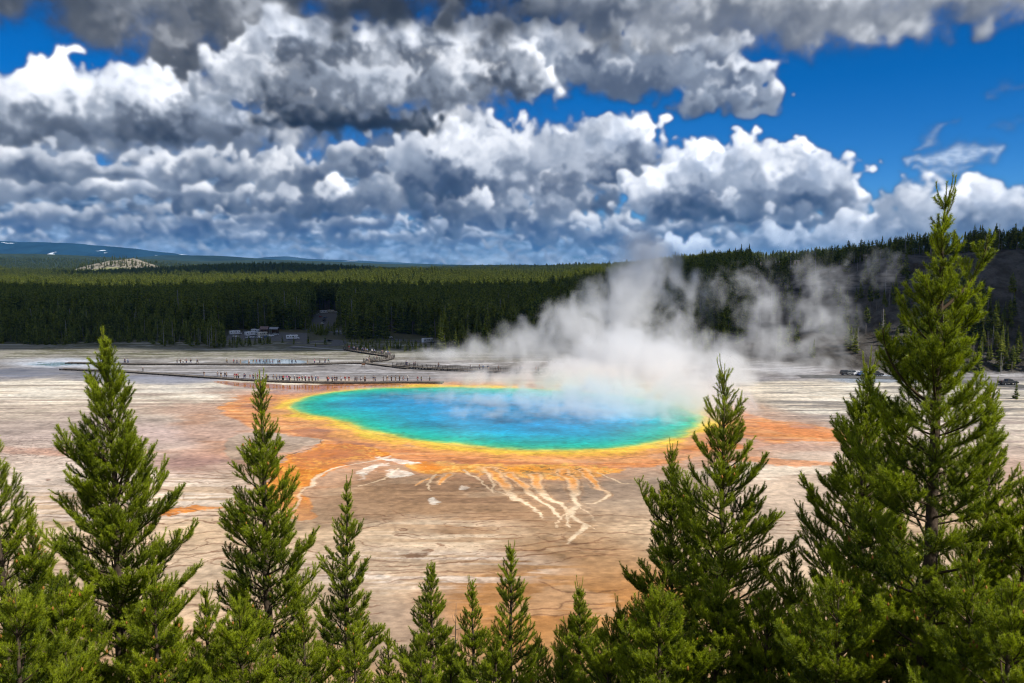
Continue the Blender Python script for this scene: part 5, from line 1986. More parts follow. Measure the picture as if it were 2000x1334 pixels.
def boardwalk(px_pts, width, height, label, rail=False, thick=.16):
    pts = [gpt(*p) for p in px_pts]
    # round the corners
    for _ in range(2):
        q = [pts[0]]
        for a, b in zip(pts[:-1], pts[1:]):
            q += [(a[0] * .75 + b[0] * .25, a[1] * .75 + b[1] * .25), (a[0] * .25 + b[0] * .75, a[1] * .25 + b[1] * .75)]
        pts = q + [pts[-1]]
    line = polyline(pts, .62)
    root = empty('boardwalk', (line[0].x, line[0].y, 0))
    org = line[0]
    deck, beams, posts, rails = MB(), MB(), MB(), MB()
    for i in range(len(line) - 1):
        a, b = line[i] - org, line[i + 1] - org
        m = (a + b) / 2
        ang = math.atan2(b.y - a.y, b.x - a.x)
        deck.box(0, 0, height - .02 + .006 * (i % 3), .58, width, .05, ang, m.x, m.y)
        for s in (-1, 1):
            beams.box(0, s * width * .44, height - .05 - thick / 2 - .005, .64, .10, thick, ang, m.x, m.y)
            beams.box(0, s * (width * .5 - .04), height + .075, .64, .07, .09, ang, m.x, m.y)
        if i % 4 == 0:
            for s in (-1, 1):
                posts.box(0, s * width * .42, (height - .2) / 2 - .1, .5, .22, height, ang, m.x, m.y)
        if rail and i % 3 == 0:
            for s in (-1, 1):
                rails.box(0, s * (width * .5 + .04), height + .5, .10, .10, 1.1, ang, m.x, m.y)
        if rail:
            for s in (-1, 1):
                for z_ in (.55, 1.02):
                    rails.box(0, s * (width * .5 + .04), height + z_, .64, .05, .10, ang, m.x, m.y)
    d_ = deck.obj('planks', m_plank, root)
    d_['kind'] = 'stuff'
    beams.obj('beam', m_beam, root)
    posts.obj('posts', m_beam, root)['kind'] = 'stuff'
    if rail:
        rails.obj('railing', m_beam, root)
    tag(root, label, 'boardwalk')
    return line, height


BW1 = [(120, 722), (240, 727), (300, 731), (400, 738), (500, 745), (620, 749), (720, 749), (800, 748), (868, 749)]
BW2 = [(130, 710), (240, 712), (400, 713), (560, 714), (640, 712), (700, 710), (735, 713), (770, 718), (800, 721)]
BW2b = [(770, 717), (830, 722), (880, 724), (960, 728), (1060, 731), (1140, 733)]
BW3 = [(676, 684), (700, 688), (720, 691), (745, 695), (762, 697), (766, 701), (750, 706), (728, 706), (714, 708), (722, 712)]
line1, h1 = boardwalk(BW1, 2.2, .42, 'long low front boardwalk carrying the crowd between the pool and the grey flats')
line2, h2 = boardwalk(BW2, 2.2, .42, 'rear boardwalk crossing the grey flats behind the front one')
line2b, h2b = boardwalk(BW2b, 2.4, .7, 'railed boardwalk leading right into the steam', True)
line3, h3 = boardwalk(BW3, 2.6, .5, 'winding railed boardwalk from the parking lots down to the flats', True)

# ------------------------------------------------------------------ people
def skin_mesh(name, joints, edges, lvl=1):
    me = bpy.data.meshes.new(name)
    me.from_pydata([j[:3] for j in joints], edges, [])
    o = bpy.data.objects.new(name, me)
    col.objects.link(o)
    md = o.modifiers.new('skin', 'SKIN')
    for i, j in enumerate(joints):
        r_ = j[3] if isinstance(j[3], tuple) else (j[3], j[3])
        me.skin_vertices[0].data[i].radius = r_
    me.skin_vertices[0].data[0].use_root = True
    if lvl:
        s = o.modifiers.new('sub', 'SUBSURF')
        s.levels = s.render_levels = lvl
    dg = bpy.context.evaluated_depsgraph_get()
    out = bpy.data.meshes.new_from_object(o.evaluated_get(dg))
    out.name = name
    bpy.data.objects.remove(o)
    for p in out.polygons:
        p.use_smooth = True
    return out


m_skin = material('skin', (.42, .26, .19), .6, .3)
HAIR = [material('hair_dark', (.03, .022, .018), .7), material('hair_fair', (.30, .22, .12), .7), material('cap_white', (.6, .6, .58), .8)]
CLOTH = {n: material('cloth_' + n, c, .85, .15) for n, c in (('red', (.38, .025, .03)), ('black', (.015, .016, .02)), ('navy', (.02, .035, .10)), ('grey', (.13, .135, .15)), ('white', (.62, .62, .62)),
                                                             ('blue', (.05, .16, .38)), ('maroon', (.16, .02, .04)), ('teal', (.02, .30, .32)), ('pink', (.60, .12, .30)), ('olive', (.08, .09, .04)),
                                                             ('tan', (.35, .26, .17)), ('orange', (.55, .16, .03)))}
POSES = []
for k, (st, ar, ln) in enumerate(((.10, .16, .0), (.30, .30, .05), (.13, .42, .0), (.38, -.25, .08))):
    # st: stride, ar: how far the forearm comes forward, ln: lean
    J = [(0, 0, .95, (.15, .11)), (0, ln * .4, 1.15, (.14, .10)), (0, ln * .8, 1.36, (.17, .11)), (0, ln, 1.47, .065), (0, ln + .01, 1.57, .085), (0, ln + .01, 1.68, .088),
         (-.19, ln * .8, 1.40, .06), (-.25, ln * .5 + ar * .1, 1.14, .05), (-.24, ar + .03, .98, .04), (-.24, ar + .06, .90, .032),
         (.19, ln * .8, 1.40, .06), (.25, ln * .5 - ar * .1, 1.14, .05), (.24, -ar * .5 + .05, .93, .04), (.24, -ar * .5 + .08, .86, .032),
         (-.10, st * .35, .86, .095), (-.11, st * .5 + .04, .48, .068), (-.11, st * .45, .10, .045), (-.11, st * .45 + .13, .04, .040),
         (.10, -st * .35, .86, .095), (.11, -st * .4 + .03, .48, .068), (.11, -st * .75, .11, .045), (.11, -st * .75 + .13, .04, .040)]
    E = [(0, 1), (1, 2), (2, 3), (3, 4), (4, 5), (2, 6), (6, 7), (7, 8), (8, 9), (2, 10), (10, 11), (11, 12), (12, 13), (0, 14), (14, 15), (15, 16), (16, 17), (0, 18), (18, 19), (19, 20), (20, 21)]
    body = skin_mesh('body', J, E)
    gr = lambda j, f=1.18: j[:3] + ((tuple(v * f for v in j[3]) if isinstance(j[3], tuple) else j[3] * f),)
    JT = [gr(J[i]) for i in (0, 1, 2, 6, 7, 8, 10, 11, 12)]
    top = skin_mesh('jacket', JT, [(0, 1), (1, 2), (2, 3), (3, 4), (4, 5), (2, 6), (6, 7), (7, 8)], 1)
    JL = [gr(J[i], 1.15) for i in (0, 14, 15, 16, 18, 19, 20)]
    leg = skin_mesh('trousers', JL, [(0, 1), (1, 2), (2, 3), (0, 4), (4, 5), (5, 6)], 1)
    hb = MB()
    hb.tube([(0, ln - .02, 1.58), (0, ln - .01, 1.64), (0, ln, 1.70), (0, ln + .005, 1.745), (0, ln, 1.775)], [.075, .105, .108, .08, .03], 8)
    hair = hb.mesh('hair', True)
    bk = MB()
    bk.box(0, ln * .5 - .20, 1.20, .27, .16, .42)
    pack = bk.mesh('backpack')
    POSES.append((body, top, leg, hair, pack))

_cl = {}


def dressed(me, mat):
    key = (me.name, mat.name)
    if key not in _cl:
        c = me.copy()
        c.materials.clear()
        c.materials.append(mat)
        _cl[key] = c
    return _cl[key]


def ordinal(n):
    ones = ['', 'first', 'second', 'third', 'fourth', 'fifth', 'sixth', 'seventh', 'eighth', 'ninth', 'tenth', 'eleventh', 'twelfth', 'thirteenth', 'fourteenth', 'fifteenth', 'sixteenth', 'seventeenth',
            'eighteenth', 'nineteenth']
    if n < 20:
        return ones[n]
    tens = {2: ('twentieth', 'twenty'), 3: ('thirtieth', 'thirty'), 4: ('fortieth', 'forty'), 5: ('fiftieth', 'fifty'), 6: ('sixtieth', 'sixty'), 7: ('seventieth', 'seventy'), 8: ('eightieth', 'eighty')}
    a, b = divmod(n, 10)
    return tens[a][0] if b == 0 else tens[a][1] + '-' + ones[b]


prng = random.Random(8)


def person(x, y, z, rz, topc, legc, pose, label, group):
    body, top, leg, hair, pack = POSES[pose]
    s = prng.uniform(1.0, 1.16)
    o = link('person', dressed(body, m_skin), None, None, (x, y, z), (0, 0, rz))
    o.scale = (s, s, s)
    link('jacket', dressed(top, CLOTH[topc]), o)
    link('trousers', dressed(leg, CLOTH[legc]), o)
    hi = prng.choice([0, 0, 0, 1, 2])
    link('hair' if hi < 2 else 'cap', dressed(hair, HAIR[hi]), o)
    if prng.random() < .22:
        link('backpack', dressed(pack, CLOTH[prng.choice(['black', 'grey', 'navy'])]), o)
    tag(o, label, 'person', group)


def on_line(line, px):
    """Point and heading of a boardwalk where it crosses the frame column px."""
    best = min(range(len(line)), key=lambda i: abs(1000 + FPX * line[i].x / (line[i].y * math.cos(PITCH) + CAM_Z * math.sin(PITCH)) - px))
    a, b = line[max(0, best - 1)], line[min(len(line) - 1, best + 1)]
    return line[best], math.atan2(b.y - a.y, b.x - a.x)


TOPS = ['black', 'black', 'navy', 'grey', 'navy', 'maroon', 'blue', 'white', 'olive', 'black', 'black', 'grey', 'navy']
LEGS = ['navy', 'black', 'grey', 'tan', 'navy', 'black']


def crowd(line, h, cols, where, group, walking, colors=None):
    cols = sorted(cols)
    colors = colors or {}
    for i, px in enumerate(cols):
        p, ang = on_line(line, px)
        topc = colors.get(i) or prng.choice(TOPS)
        legc = prng.choice(LEGS)
        off = prng.uniform(-.7, .7)
        nx, ny = -math.sin(ang), math.cos(ang)
        if walking:
            rz = ang - math.pi / 2 + (math.pi if prng.random() < .5 else 0) + prng.uniform(-.2, .2)
        else:
            rz = math.pi + prng.uniform(-.8, .8) if prng.random() < .7 else prng.uniform(0, 6.28)
        pose = prng.choice([1, 3, 1, 0]) if walking else prng.choice([0, 0, 2, 1])
        lab = 'person in a %s top, %s from the left %s' % (topc, ordinal(i + 1), where)
        person(p.x + nx * off, p.y + ny * off, h + .01, rz, topc, legc, pose, lab, group)


front = [276, 398, 425, 431, 437, 440, 462, 464, 468, 475, 481, 488, 496, 503, 514, 519, 522, 526, 532, 538, 547, 551, 555, 560, 564, 568, 576, 581, 586, 589, 596, 599, 603, 609, 612, 617, 619,
         638, 643, 650, 655, 659, 665, 667, 673, 675, 683, 692, 697, 704, 712, 715, 729, 733, 750, 757, 765, 772, 779, 788, 797, 815, 822, 838]
crowd(line1, h1, front, 'on the front boardwalk', 'people on the front boardwalk', False,
      {6: 'maroon', 7: 'red', 9: 'red', 11: 'red', 12: 'black', 22: 'red', 23: 'pink', 28: 'red', 30: 'red', 33: 'maroon', 36: 'red', 38: 'red', 44: 'red', 49: 'white', 60: 'white'})
rear = [243, 247, 251, 348, 355, 359, 363, 373, 384, 387, 442, 457, 464, 471, 486, 489, 494, 501, 507, 515, 519, 528, 532, 545, 548, 572, 576, 600, 615, 626, 634, 641]
crowd(line2, h2, rear, 'on the rear boardwalk', 'people on the rear boardwalk', True, {6: 'maroon', 11: 'red', 28: 'pink', 31: 'teal', 30: 'maroon'})
railp = [791, 798, 810, 813, 855, 920, 937, 942, 953, 974, 1016, 1020, 1046, 1052]
crowd(line2b, h2b, railp, 'on the railed boardwalk', 'people on the railed boardwalk', False)
bend = [681, 683, 689, 694, 697, 706, 709, 714, 719, 729, 731, 745, 749, 752, 756, 759, 763]
crowd(line3[:int(len(line3) * .62)], h3, bend, 'on the winding boardwalk', 'people on the winding boardwalk', True, {0: 'olive', 1: 'red', 3: 'blue', 9: 'white'})
lowb = [716, 719, 724, 730, 736]
crowd(line3[int(len(line3) * .62):], h3, lowb, 'on the lower winding loop', 'people on the lower loop', True)

# ------------------------------------------------------------------ vehicles
PAINT = {n: material('paint_' + n, c, .30, .5) for n, c in (('white', (.72, .73, .74)), ('silver', (.42, .44, .46)), ('black', (.02, .021, .024)), ('red', (.35, .03, .03)), ('blue', (.04, .09, .22)), ('grey', (.12, .125, .13)), ('cream', (.62, .58, .48)))}
m_glass = material('dark_glass', (.02, .025, .03), .08, .6)
m_tyre = material('tyre', (.015, .015, .016), .9)
m_rim = material('rim', (.35, .35, .36), .4, .5, .6)
m_lamp = material('headlight_glass', (.75, .75, .72), .2, .6)
m_tail = material('tail_light', (.4, .02, .02), .3, .5)
m_stripe = material('stripe', (.12, .13, .16), .5)


def wheel(parent, x, y, r, w=.22):
    b = MB()
    b.tube([(x, y - w / 2, r), (x, y + w / 2, r)], r, 14)
    o = b.obj('wheel', m_tyre, parent)
    b = MB()
    b.tube([(x, y - w / 2 - .012, r), (x, y + w / 2 + .012, r)], r * .58, 10)
    b.obj('rim', m_rim, o)


def car_proto(paint, kind):
    o = empty('parked_car')
    L, Wd = (4.5, 1.78) if kind != 'pickup' else (5.5, 1.95)
    b = MB()
    if kind == 'sedan':
        low_ = [(-2.25, .32), (2.25, .32), (2.27, .62), (2.12, .80), (1.25, .92), (-1.55, .95), (-2.2, .92), (-2.28, .6)]
        cab = [(-1.75, .93), (1.05, .91), (.38, 1.38), (-1.05, 1.40)]
    elif kind == 'suv':
        low_ = [(-2.3, .38), (2.25, .38), (2.28, .80), (2.1, 1.02), (1.15, 1.10), (-2.25, 1.12), (-2.32, .7)]
        cab = [(-2.2, 1.11), (1.05, 1.09), (.45, 1.68), (-2.02, 1.72)]
    else:
        low_ = [(-2.75, .50), (2.7, .50), (2.74, .95), (2.6, 1.10), (1.5, 1.16), (-2.74, 1.18)]
        cab = [(-.95, 1.16), (1.35, 1.15), (.75, 1.78), (-.75, 1.80)]
    b.prism(low_, -Wd / 2, Wd / 2)
    bd = b.obj('body', PAINT[paint], o)
    bv = bd.modifiers.new('b', 'BEVEL')
    bv.width = .07
    bv.segments = 2
    b = MB()
    b.prism(cab, -Wd / 2 + .12, Wd / 2 - .12)
    rf = b.obj('roof', PAINT[paint], o)
    bv = rf.modifiers.new('b', 'BEVEL')
    bv.width = .06
    bv.segments = 2
    # windows a little proud of the cabin
    x0, x1, x2, x3 = cab[0][0], cab[1][0], cab[2][0], cab[3][0]
    z0, z1 = cab[0][1], cab[2][1]
    for s in (-1, 1):
        y = s * (Wd / 2 - .112)
        mid = (x2 + x3) / 2
        for (a, c) in (((x0 * .92, x3), (mid - .04, mid - .04)), ((mid + .04, mid + .04), (x1 * .9, x2))):
            b = MB()
            b.add([(a[0] + .05, y, z0 + .05), (c[0] - .02, y, z0 + .05), (c[1] - .04, y, z1 - .09), (a[1] + .05, y, z1 - .09),
                   (a[0] + .05, y - s * .02, z0 + .05), (c[0] - .02, y - s * .02, z0 + .05), (c[1] - .04, y - s * .02, z1 - .09), (a[1] + .05, y - s * .02, z1 - .09)],
                  [(0, 1, 2, 3), (7, 6, 5, 4), (0, 4, 5, 1), (1, 5, 6, 2), (2, 6, 7, 3), (3, 7, 4, 0)])
            b.obj('window', m_glass, o)
    for (xa, xb, off) in ((x1, x2, .02), (x0, x3, -.02)):
        b = MB()
        w = Wd / 2 - .22
        b.add([(xa + off, -w, z0 + .04), (xa + off, w, z0 + .04), (xb + off * 2, w * .92, z1 - .06), (xb + off * 2, -w * .92, z1 - .06),
               (xa - off, -w, z0 + .02), (xa - off, w, z0 + .02), (xb - off, w * .92, z1 - .10), (xb - off, -w * .92, z1 - .10)],
              [(0, 1, 2, 3), (7, 6, 5, 4), (0, 4, 5, 1), (1, 5, 6, 2), (2, 6, 7, 3), (3, 7, 4, 0)])
        b.obj('windscreen', m_glass, o)
    r = .33 if kind == 'sedan' else .38
    for x in (-L * .30, L * .31):
        for s in (-1, 1):
            wheel(o, x, s * (Wd / 2 - .10), r)
    for s in (-1, 1):
        b = MB()
        b.box(low_[2][0] - .03, s * Wd * .36, low_[2][1] + .02, .10, .34, .14)
        b.obj('headlight', m_lamp, o)
        b = MB()
        b.box(low_[-1][0] + .02, s * Wd * .38, low_[-1][1] + .12, .08, .24, .16)
        b.obj('tail_light', m_tail, o)
    return o


def rv_proto(paint):
    o = empty('motorhome')
    b = MB()
    b.prism([(-4.4, .55), (3.2, .55), (3.2, 1.25), (3.2, 2.15), (4.05, 2.2), (4.1, 2.75), (3.8, 3.05), (-4.3, 3.1), (-4.45, 2.9)], -1.2, 1.2)
    bd = b.obj('body', PAINT[paint], o)
    bv = bd.modifiers.new('b', 'BEVEL')
    bv.width = .09
    bv.segments = 2
    b = MB()
    b.prism([(3.15, .5), (5.05, .5), (5.1, 1.0), (4.6, 1.25), (4.1, 1.32), (3.75, 2.12), (3.15, 2.12)], -1.02, 1.02)
    b.obj('cab', PAINT[paint], o)
    b = MB()
    b.add([(4.16, -.9, 1.34), (4.16, .9, 1.34), (3.84, .85, 2.08), (3.84, -.85, 2.08), (4.1, -.9, 1.30), (4.1, .9, 1.30), (3.76, .85, 2.06), (3.76, -.85, 2.06)],
          [(0, 1, 2, 3), (7, 6, 5, 4), (0, 4, 5, 1), (1, 5, 6, 2), (2, 6, 7, 3), (3, 7, 4, 0)])
    b.obj('windscreen', m_glass, o)
    for s in (-1, 1):
        for (x, w, z, h_) in ((-3.2, 1.1, 2.05, .6), (-1.2, .8, 2.1, .5), (.6, 1.3, 2.05, .65), (2.5, .5, 2.1, .5)):
            b = MB()
            b.box(x, s * 1.205, z, w, .03, h_)
            b.obj('window', m_glass, o)
        b = MB()
        b.box(3.6, s * 1.03, 1.62, .55, .03, .5)
        b.obj('window', m_glass, o)
        b = MB()
        b.box(-.5, s * 1.208, 1.25, 7.2, .02, .16)
        b.obj('stripe', m_stripe, o)
    b = MB()
    b.box(1.75, 1.21, 1.5, .7, .03, 1.7)
    b.obj('door', PAINT['cream'], o)
    b = MB()
    b.box(-1.4, 0, 3.20, .9, .8, .22)
    b.obj('roof_vent', PAINT['white'], o)
    for x in (-2.6, 3.9):
        for s in (-1, 1):
            wheel(o, x, s * 1.02, .42, .3)
    return o


def place_vehicle(proto, tr, px, py, rz, label, cat, group, z=.02):
    x, y = gpt(px, py)
    if (proto.name, 'used') not in _used:
        _used[(proto.name, 'used')] = 1
        o = proto
        o.location = (x, y, z)
        o.rotation_euler = (0, 0, rz)
    else:
        o = copy_tree(proto, (x, y, z), rz, 1., tr)
    tag(o, label, cat, group)
    return o


_used = {}
PR = {}
for nm, args in (('white sedan', ('white', 'sedan')), ('silver sedan', ('silver', 'sedan')), ('black pickup', ('black', 'pickup')), ('blue sedan', ('blue', 'sedan')), ('white suv', ('white', 'suv')), ('grey suv', ('grey', 'suv')),
                 ('red sedan', ('red', 'sedan')), ('black suv', ('black', 'suv'))):
    PR[nm] = car_proto(*args)
PR['rv'] = rv_proto('white')
PR['rv2'] = rv_proto('cream')
TR = {k: tree_of(v) for k, v in PR.items()}
LOT1 = 'vehicles in the lower parking lot'
LOT2 = 'vehicles in the upper parking lot'
LOT3 = 'cars along the grassy verge'
LOT4 = 'vehicles along the road under the right hill'
for (k, px, py, rz, lab, cat, grp) in (
        ('rv', 459, 654, .7, 'white motorhome leftmost in the lower parking lot, half behind a tree', 'motorhome', LOT1),
        ('white sedan', 460, 659, .3, 'white car in front of the leftmost motorhome', 'car', LOT1),
        ('rv', 489, 656, .9, 'white motorhome at the left of the crowded lower parking lot', 'motorhome', LOT1),
        ('rv', 500, 651, -.5, 'white motorhome in the back row of the lower parking lot left of the hut', 'motorhome', LOT1),
        ('rv2', 513, 657, 1.1, 'cream motorhome in the middle of the lower parking lot', 'motorhome', LOT1),
        ('white suv', 486, 661, 1.2, 'white off-roader at the near left of the lower parking lot', 'car', LOT1),
        ('silver sedan', 497, 661, 1.3, 'silver car between the off-roader and the parked white sedan', 'car', LOT1),
        ('white sedan', 508, 661, 1.2, 'white sedan in the near row of the lower parking lot', 'car', LOT1),
        ('blue sedan', 519, 660, 1.4, 'blue car in the near row of the lower parking lot', 'car', LOT1),
        ('white suv', 529, 658, .3, 'white off-roader right of the blue car under the small hut', 'car', LOT1),
        ('silver sedan', 538, 655, .2, 'silver car just right of the white off-roader below the huts', 'car', LOT1),
        ('rv', 571, 663, .35, 'white motorhome standing alone at the right of the lower lot', 'motorhome', LOT1),
        ('grey suv', 480, 650, .6, 'grey off-roader at the back of the lower parking lot', 'car', LOT1),
        ('rv', 632, 612, .8, 'white motorhome leftmost at the back of the upper lot', 'motorhome', LOT2),
        ('rv2', 646, 611, -.4, 'cream motorhome in the middle at the back of the upper lot', 'motorhome', LOT2),
        ('white suv', 654, 611, .3, 'white off-roader right of the motorhomes in the upper lot', 'car', LOT2),
        ('white sedan', 662, 611, .2, 'white car at the far right end of the upper lot', 'car', LOT2),
        ('silver sedan', 619, 615, .3, 'silver car left of the motorhomes in the upper lot', 'car', LOT2),
        ('red sedan', 626, 620, 1.5, 'red car on the left side of the upper lot', 'car', LOT2),
        ('blue sedan', 635, 622, 1.4, 'blue car in the centre of the upper lot', 'car', LOT2),
        ('black suv', 633, 628, 1.5, 'black off-roader low in the upper lot', 'car', LOT2),
        ('white sedan', 630, 634, 1.5, 'white car lowest in the upper lot among the trees', 'car', LOT2),
        ('silver sedan', 600, 618, .5, 'silver car at the left edge of the upper lot among trees', 'car', LOT2),
        ('silver sedan', 660, 649, .2, 'silver car first from the left on the grassy verge', 'car', LOT3),
        ('white sedan', 677, 651, .2, 'white car second from the left on the grassy verge', 'car', LOT3),
        ('blue sedan', 697, 655, .2, 'blue car third from the left on the grassy verge', 'car', LOT3),
        ('grey suv', 717, 657, .2, 'grey off-roader fourth from the left on the grassy verge', 'car', LOT3),
        ('silver sedan', 732, 658, .2, 'silver car fifth from the left on the grassy verge', 'car', LOT3),
        ('white suv', 760, 661, .2, 'white off-roader last on the right of the grassy verge', 'car', LOT3),
        ('rv', 835, 670, .8, 'white motorhome half hidden by trees beside the first steam', 'motorhome', LOT3),
        ('black pickup', 1969, 752, .1, 'black pickup on the road at the foot of the right hill', 'pickup truck', LOT4),
        ('black suv', 1655, 733, .1, 'black off-roader first from the left on the road under the hill', 'car', LOT4),
        ('grey suv', 1665, 733, .1, 'grey off-roader second from the left on the road under the hill', 'car', LOT4),
        ('white sedan', 1677, 733, .1, 'white car third from the left on the road under the hill', 'car', LOT4),
        ('blue sedan', 1688, 734, .1, 'blue car fourth from the left on the road under the hill', 'car', LOT4),
        ('silver sedan', 1700, 735, .1, 'silver car fifth from the left on the road under the hill', 'car', LOT4),
        ('black suv', 1711, 735, .1, 'black off-roader sixth from the left on the road under the hill', 'car', LOT4)):
    v_ = place_vehicle(PR[k], TR[k], px, py, rz, lab, cat, grp)
    x_, y_ = v_.location.x, v_.location.y
    if py < 700:
        k_ = .66 if 'rv' in k else .74
        v_.scale = (k_, k_, k_ * 1.08)
    v_.location.z = float(terrain_z(np.array([x_]), np.array([y_]))[0]) + .08
PR_all = [v for v in PR.values() if (v.name, 'used') not in _used]
for o in PR_all:
    for c in list(kids(o)):
        for g_ in list(kids(c)):
            bpy.data.objects.remove(g_)
        bpy.data.objects.remove(c)
    bpy.data.objects.remove(o)

# ------------------------------------------------------------------ roads and lots (thin sheets above the ground)
m_asph = material('asphalt', rough=.9, spec=.1, build=speckle(.8, .25, (.125, .122, .118)))
m_line = material('road_paint', (.7, .7, .68), .8, .1)


def sheet(name, px_pts, mat, z=.03):
    P = [gpt(*p) for p in px_pts]
    me = bpy.data.meshes.new(name)
    n = len(P)
    me.from_pydata([(x, y, z) for x, y in P], [], [tuple(range(n))])
    bm = bmesh.new()
    bm.from_mesh(me)
    bmesh.ops.triangulate(bm, faces=bm.faces)
    bmesh.ops.recalc_face_normals(bm, faces=bm.faces)
    if bm.faces and sum(f.normal.z for f in bm.faces) < 0:
        bmesh.ops.reverse_faces(bm, faces=bm.faces)
    bm.to_mesh(me)
    bm.free()
    o = link(name, me, None, mat)
    tag(o, kind='structure')
    return o


def ribbon(name, px_pts, width, mat, z=.03, drape=False):
    line = polyline([gpt(*p) for p in px_pts], 3.)
    V, F = [], []
    for i, p in enumerate(line):
        a, b = line[max(0, i - 1)], line[min(len(line) - 1, i + 1)]
        d = (b - a).normalized()
        for s in (-1, 1):
            x, y = p.x - d.y * s * width / 2, p.y + d.x * s * width / 2
            V.append((x, y, z + (float(terrain_z(np.array([x]), np.array([y]))[0]) if drape else 0)))
        if i:
            F.append((2 * i - 2, 2 * i, 2 * i + 1, 2 * i - 1))
    me = bpy.data.meshes.new(name)
    me.from_pydata(V, [], F)
    o = link(name, me, None, mat)
    tag(o, kind='structure')
    return o


sheet('parking_lot', [(440, 664), (600, 668), (600, 650), (450, 648)], m_asph)
sheet('parking_lot', [(598, 646), (640, 646), (668, 612), (596, 612)], m_asph, .05)
ribbon('road', [(560, 671), (590, 671), (625, 667), (648, 664), (664, 668), (660, 674), (600, 677), (560, 680)], 7, m_asph, .045)
ribbon('road', [(640, 646), (700, 656), (780, 664), (900, 672)], 6, m_asph, .035)
m_path = material('pale_path', rough=.9, spec=.1, build=speckle(.8, .2, (.30, .29, .27)))
ribbon('path', [(570, 676), (620, 680), (676, 684)], 3.0, m_path, .055)
ribbon('road', [(1560, 735), (1650, 736), (1740, 738), (1850, 746), (2020, 756), (2300, 766)], 8, m_asph, .07, True)

# ------------------------------------------------------------------ toilet huts by the lower lot
m_wood = material('brown_boards', rough=.85, spec=.1, build=speckle(1.5, .3, (.13, .075, .05)))
m_roof = material('shingle_roof', rough=.9, spec=.1, build=speckle(2., .3, (.21, .15, .14)))
m_roofg = material('grey_roof', rough=.85, spec=.1, build=speckle(2., .2, (.26, .27, .29)))


def hut(px, py, w, d, h, roofm, label, ridge=1.3, open_front=False, rz=0.):
    x, y = gpt(px, py)
    o = empty('hut', (x, y, 0), rz)
    b = MB()
    if open_front:
        for sx in (-1, 1):
            for sy in (-1, 1):
                b.box(sx * (w / 2 - .15), sy * (d / 2 - .15), h / 2, .22, .22, h)
        b.obj('posts', m_beam, o)
        b = MB()
        b.box(0, d / 2 - .1, 1.2, w - .6, .12, 2.2)
        b.obj('wall', m_wood, o)
        b = MB()
        b.box(0, 0, .45, 1.6, .7, .08)
        b.box(-.6, 0, .2, .1, .6, .42)
        b.box(.6, 0, .2, .1, .6, .42)
        b.obj('bench', m_plank, o)
    else:
        b.box(0, 0, h / 2, w, d, h)
        b.obj('wall', m_wood, o)
        for sx in (-1, 1):
            b = MB()
            b.box(sx * w * .24, -d / 2 - .03, 1.05, .95, .06, 2.05)
            dr = b.obj('door', m_beam, o)
            b = MB()
            b.box(sx * w * .24 + .35, -d / 2 - .09, 1.0, .05, .05, .12)
            b.obj('handle', m_rim, dr)
        b = MB()
        b.box(0, -d / 2 - .03, 2.2, .8, .05, .35)
        b.obj('window', m_glass, o)
    b = MB()
    e = .5
    b.add([(-w / 2 - e, -d / 2 - e, h), (w / 2 + e, -d / 2 - e, h), (w / 2 + e, d / 2 + e, h), (-w / 2 - e, d / 2 + e, h), (-w / 2 - e, 0, h + ridge), (w / 2 + e, 0, h + ridge),
           (-w / 2 - e, -d / 2 - e, h + .15), (w / 2 + e, -d / 2 - e, h + .15), (w / 2 + e, d / 2 + e, h + .15), (-w / 2 - e, d / 2 + e, h + .15), (-w / 2 - e, 0, h + ridge + .15), (w / 2 + e, 0, h + ridge + .15)],
          [(0, 1, 5, 4), (3, 4, 5, 2), (6, 10, 11, 7), (9, 8, 11, 10), (0, 6, 7, 1), (2, 8, 9, 3), (0, 4, 10, 6), (4, 3, 9, 10), (1, 7, 11, 5), (5, 11, 8, 2)])
    b.obj('roof', roofm, o)
    tag(o, label, 'hut')


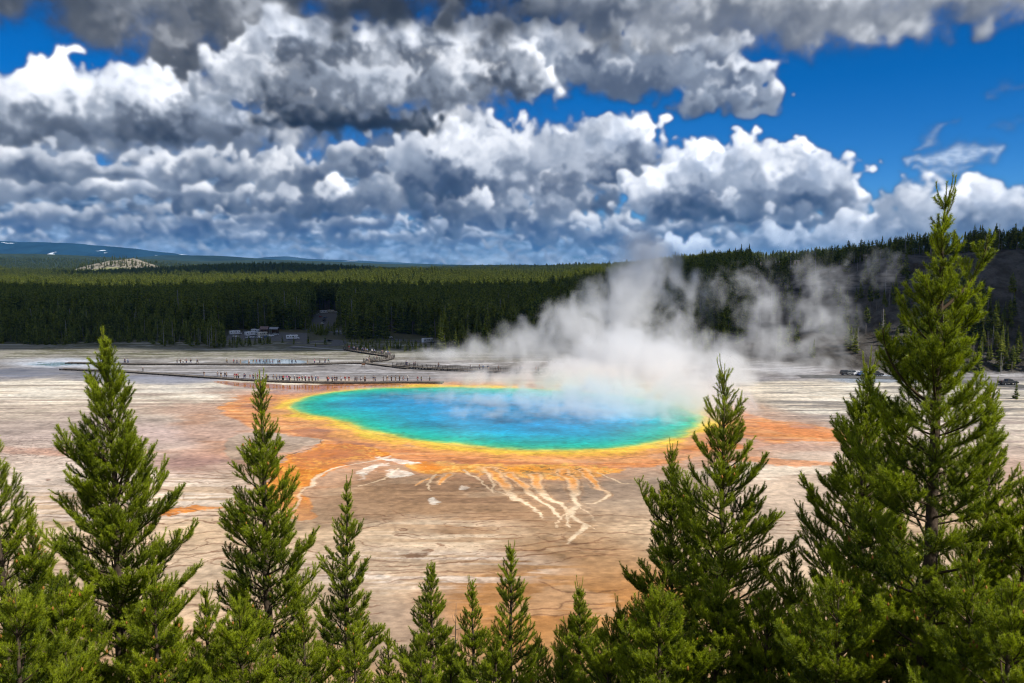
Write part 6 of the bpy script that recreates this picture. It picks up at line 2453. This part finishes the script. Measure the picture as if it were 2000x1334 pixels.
hut(517, 651, 3.6, 3.2, 2.2, m_roof, 'small hut with a reddish roof behind the lower parking lot', 1.4)
hut(536, 651, 3.8, 3.2, 2.3, m_roofg, 'open shelter with a pale grey roof right of the reddish hut', 1.0, True)

# signs and a bush by the paths
for (px, py, lab) in ((1128, 706, 'small brown notice board half lost in the steam'), (712, 716, 'small brown information panel where the boardwalks meet')):
    x, y = gpt(px, py)
    o = empty('notice_board', (x, y - 2.2, 0), .3)
    b = MB()
    b.box(-.5, 0, .5, .09, .09, 1.2)
    b.box(.5, 0, .5, .09, .09, 1.2)
    b.obj('posts', m_beam, o)
    b = MB()
    b.box(0, -.06, 1.15, 1.3, .05, .75)
    b.obj('panel', m_wood, o)
    tag(o, lab, 'sign')

# round young pine beside the road, and small pines on the verge of the flats
for (px, py, h_, kn_, lab) in ((1984, 779, 5.0, 'full', 'round green young pine alone on the flat beside the black pickup'), (55, 668, 5.5, 'small', 'small conifer at the edge of the flats far left, first from the left'),
                               (79, 672, 5.0, 'small', 'small conifer at the edge of the flats far left, second from the left'), (110, 673, 6.0, 'small', 'small conifer at the edge of the flats far left, third from the left'),
                               (129, 673, 5.0, 'small', 'small conifer at the edge of the flats far left, fourth from the left'), (602, 671, 4.2, 'small', 'small round pine standing left on the roadside island'),
                               (635, 674, 4.6, 'small', 'small round pine standing right on the roadside island'), (616, 677, 2.2, 'small', 'tiny shrub between the two roadside pines'),
                               (574, 672, 3.6, 'small', 'small pine in front of the lone motorhome')):
    x, y = gpt(px, py)
    conifer_thing('young_pine', x, y, h_, kn_, 0, lab, None, 1.35)

# ------------------------------------------------------------------ the air
hm = bpy.data.materials.new('air')
hm.use_nodes = True
hn = NT(hm.node_tree)
hn.n.clear()
hv = hn.node('ShaderNodeVolumePrincipled')
hv.inputs['Color'].default_value = (.15, .50, 1.0, 1)
hv.inputs['Density'].default_value = HAZE
hv.inputs['Anisotropy'].default_value = .2
ho = hn.node('ShaderNodeOutputMaterial')
hn.l.new(hv.outputs[0], ho.inputs['Volume'])
b = MB()
b.box(0, 14000, 300, 70000, 34000, 640)
hz = b.obj('haze', hm)
tag(hz, 'thin blue air between the overlook and the distant mountains', 'haze', kind='stuff')
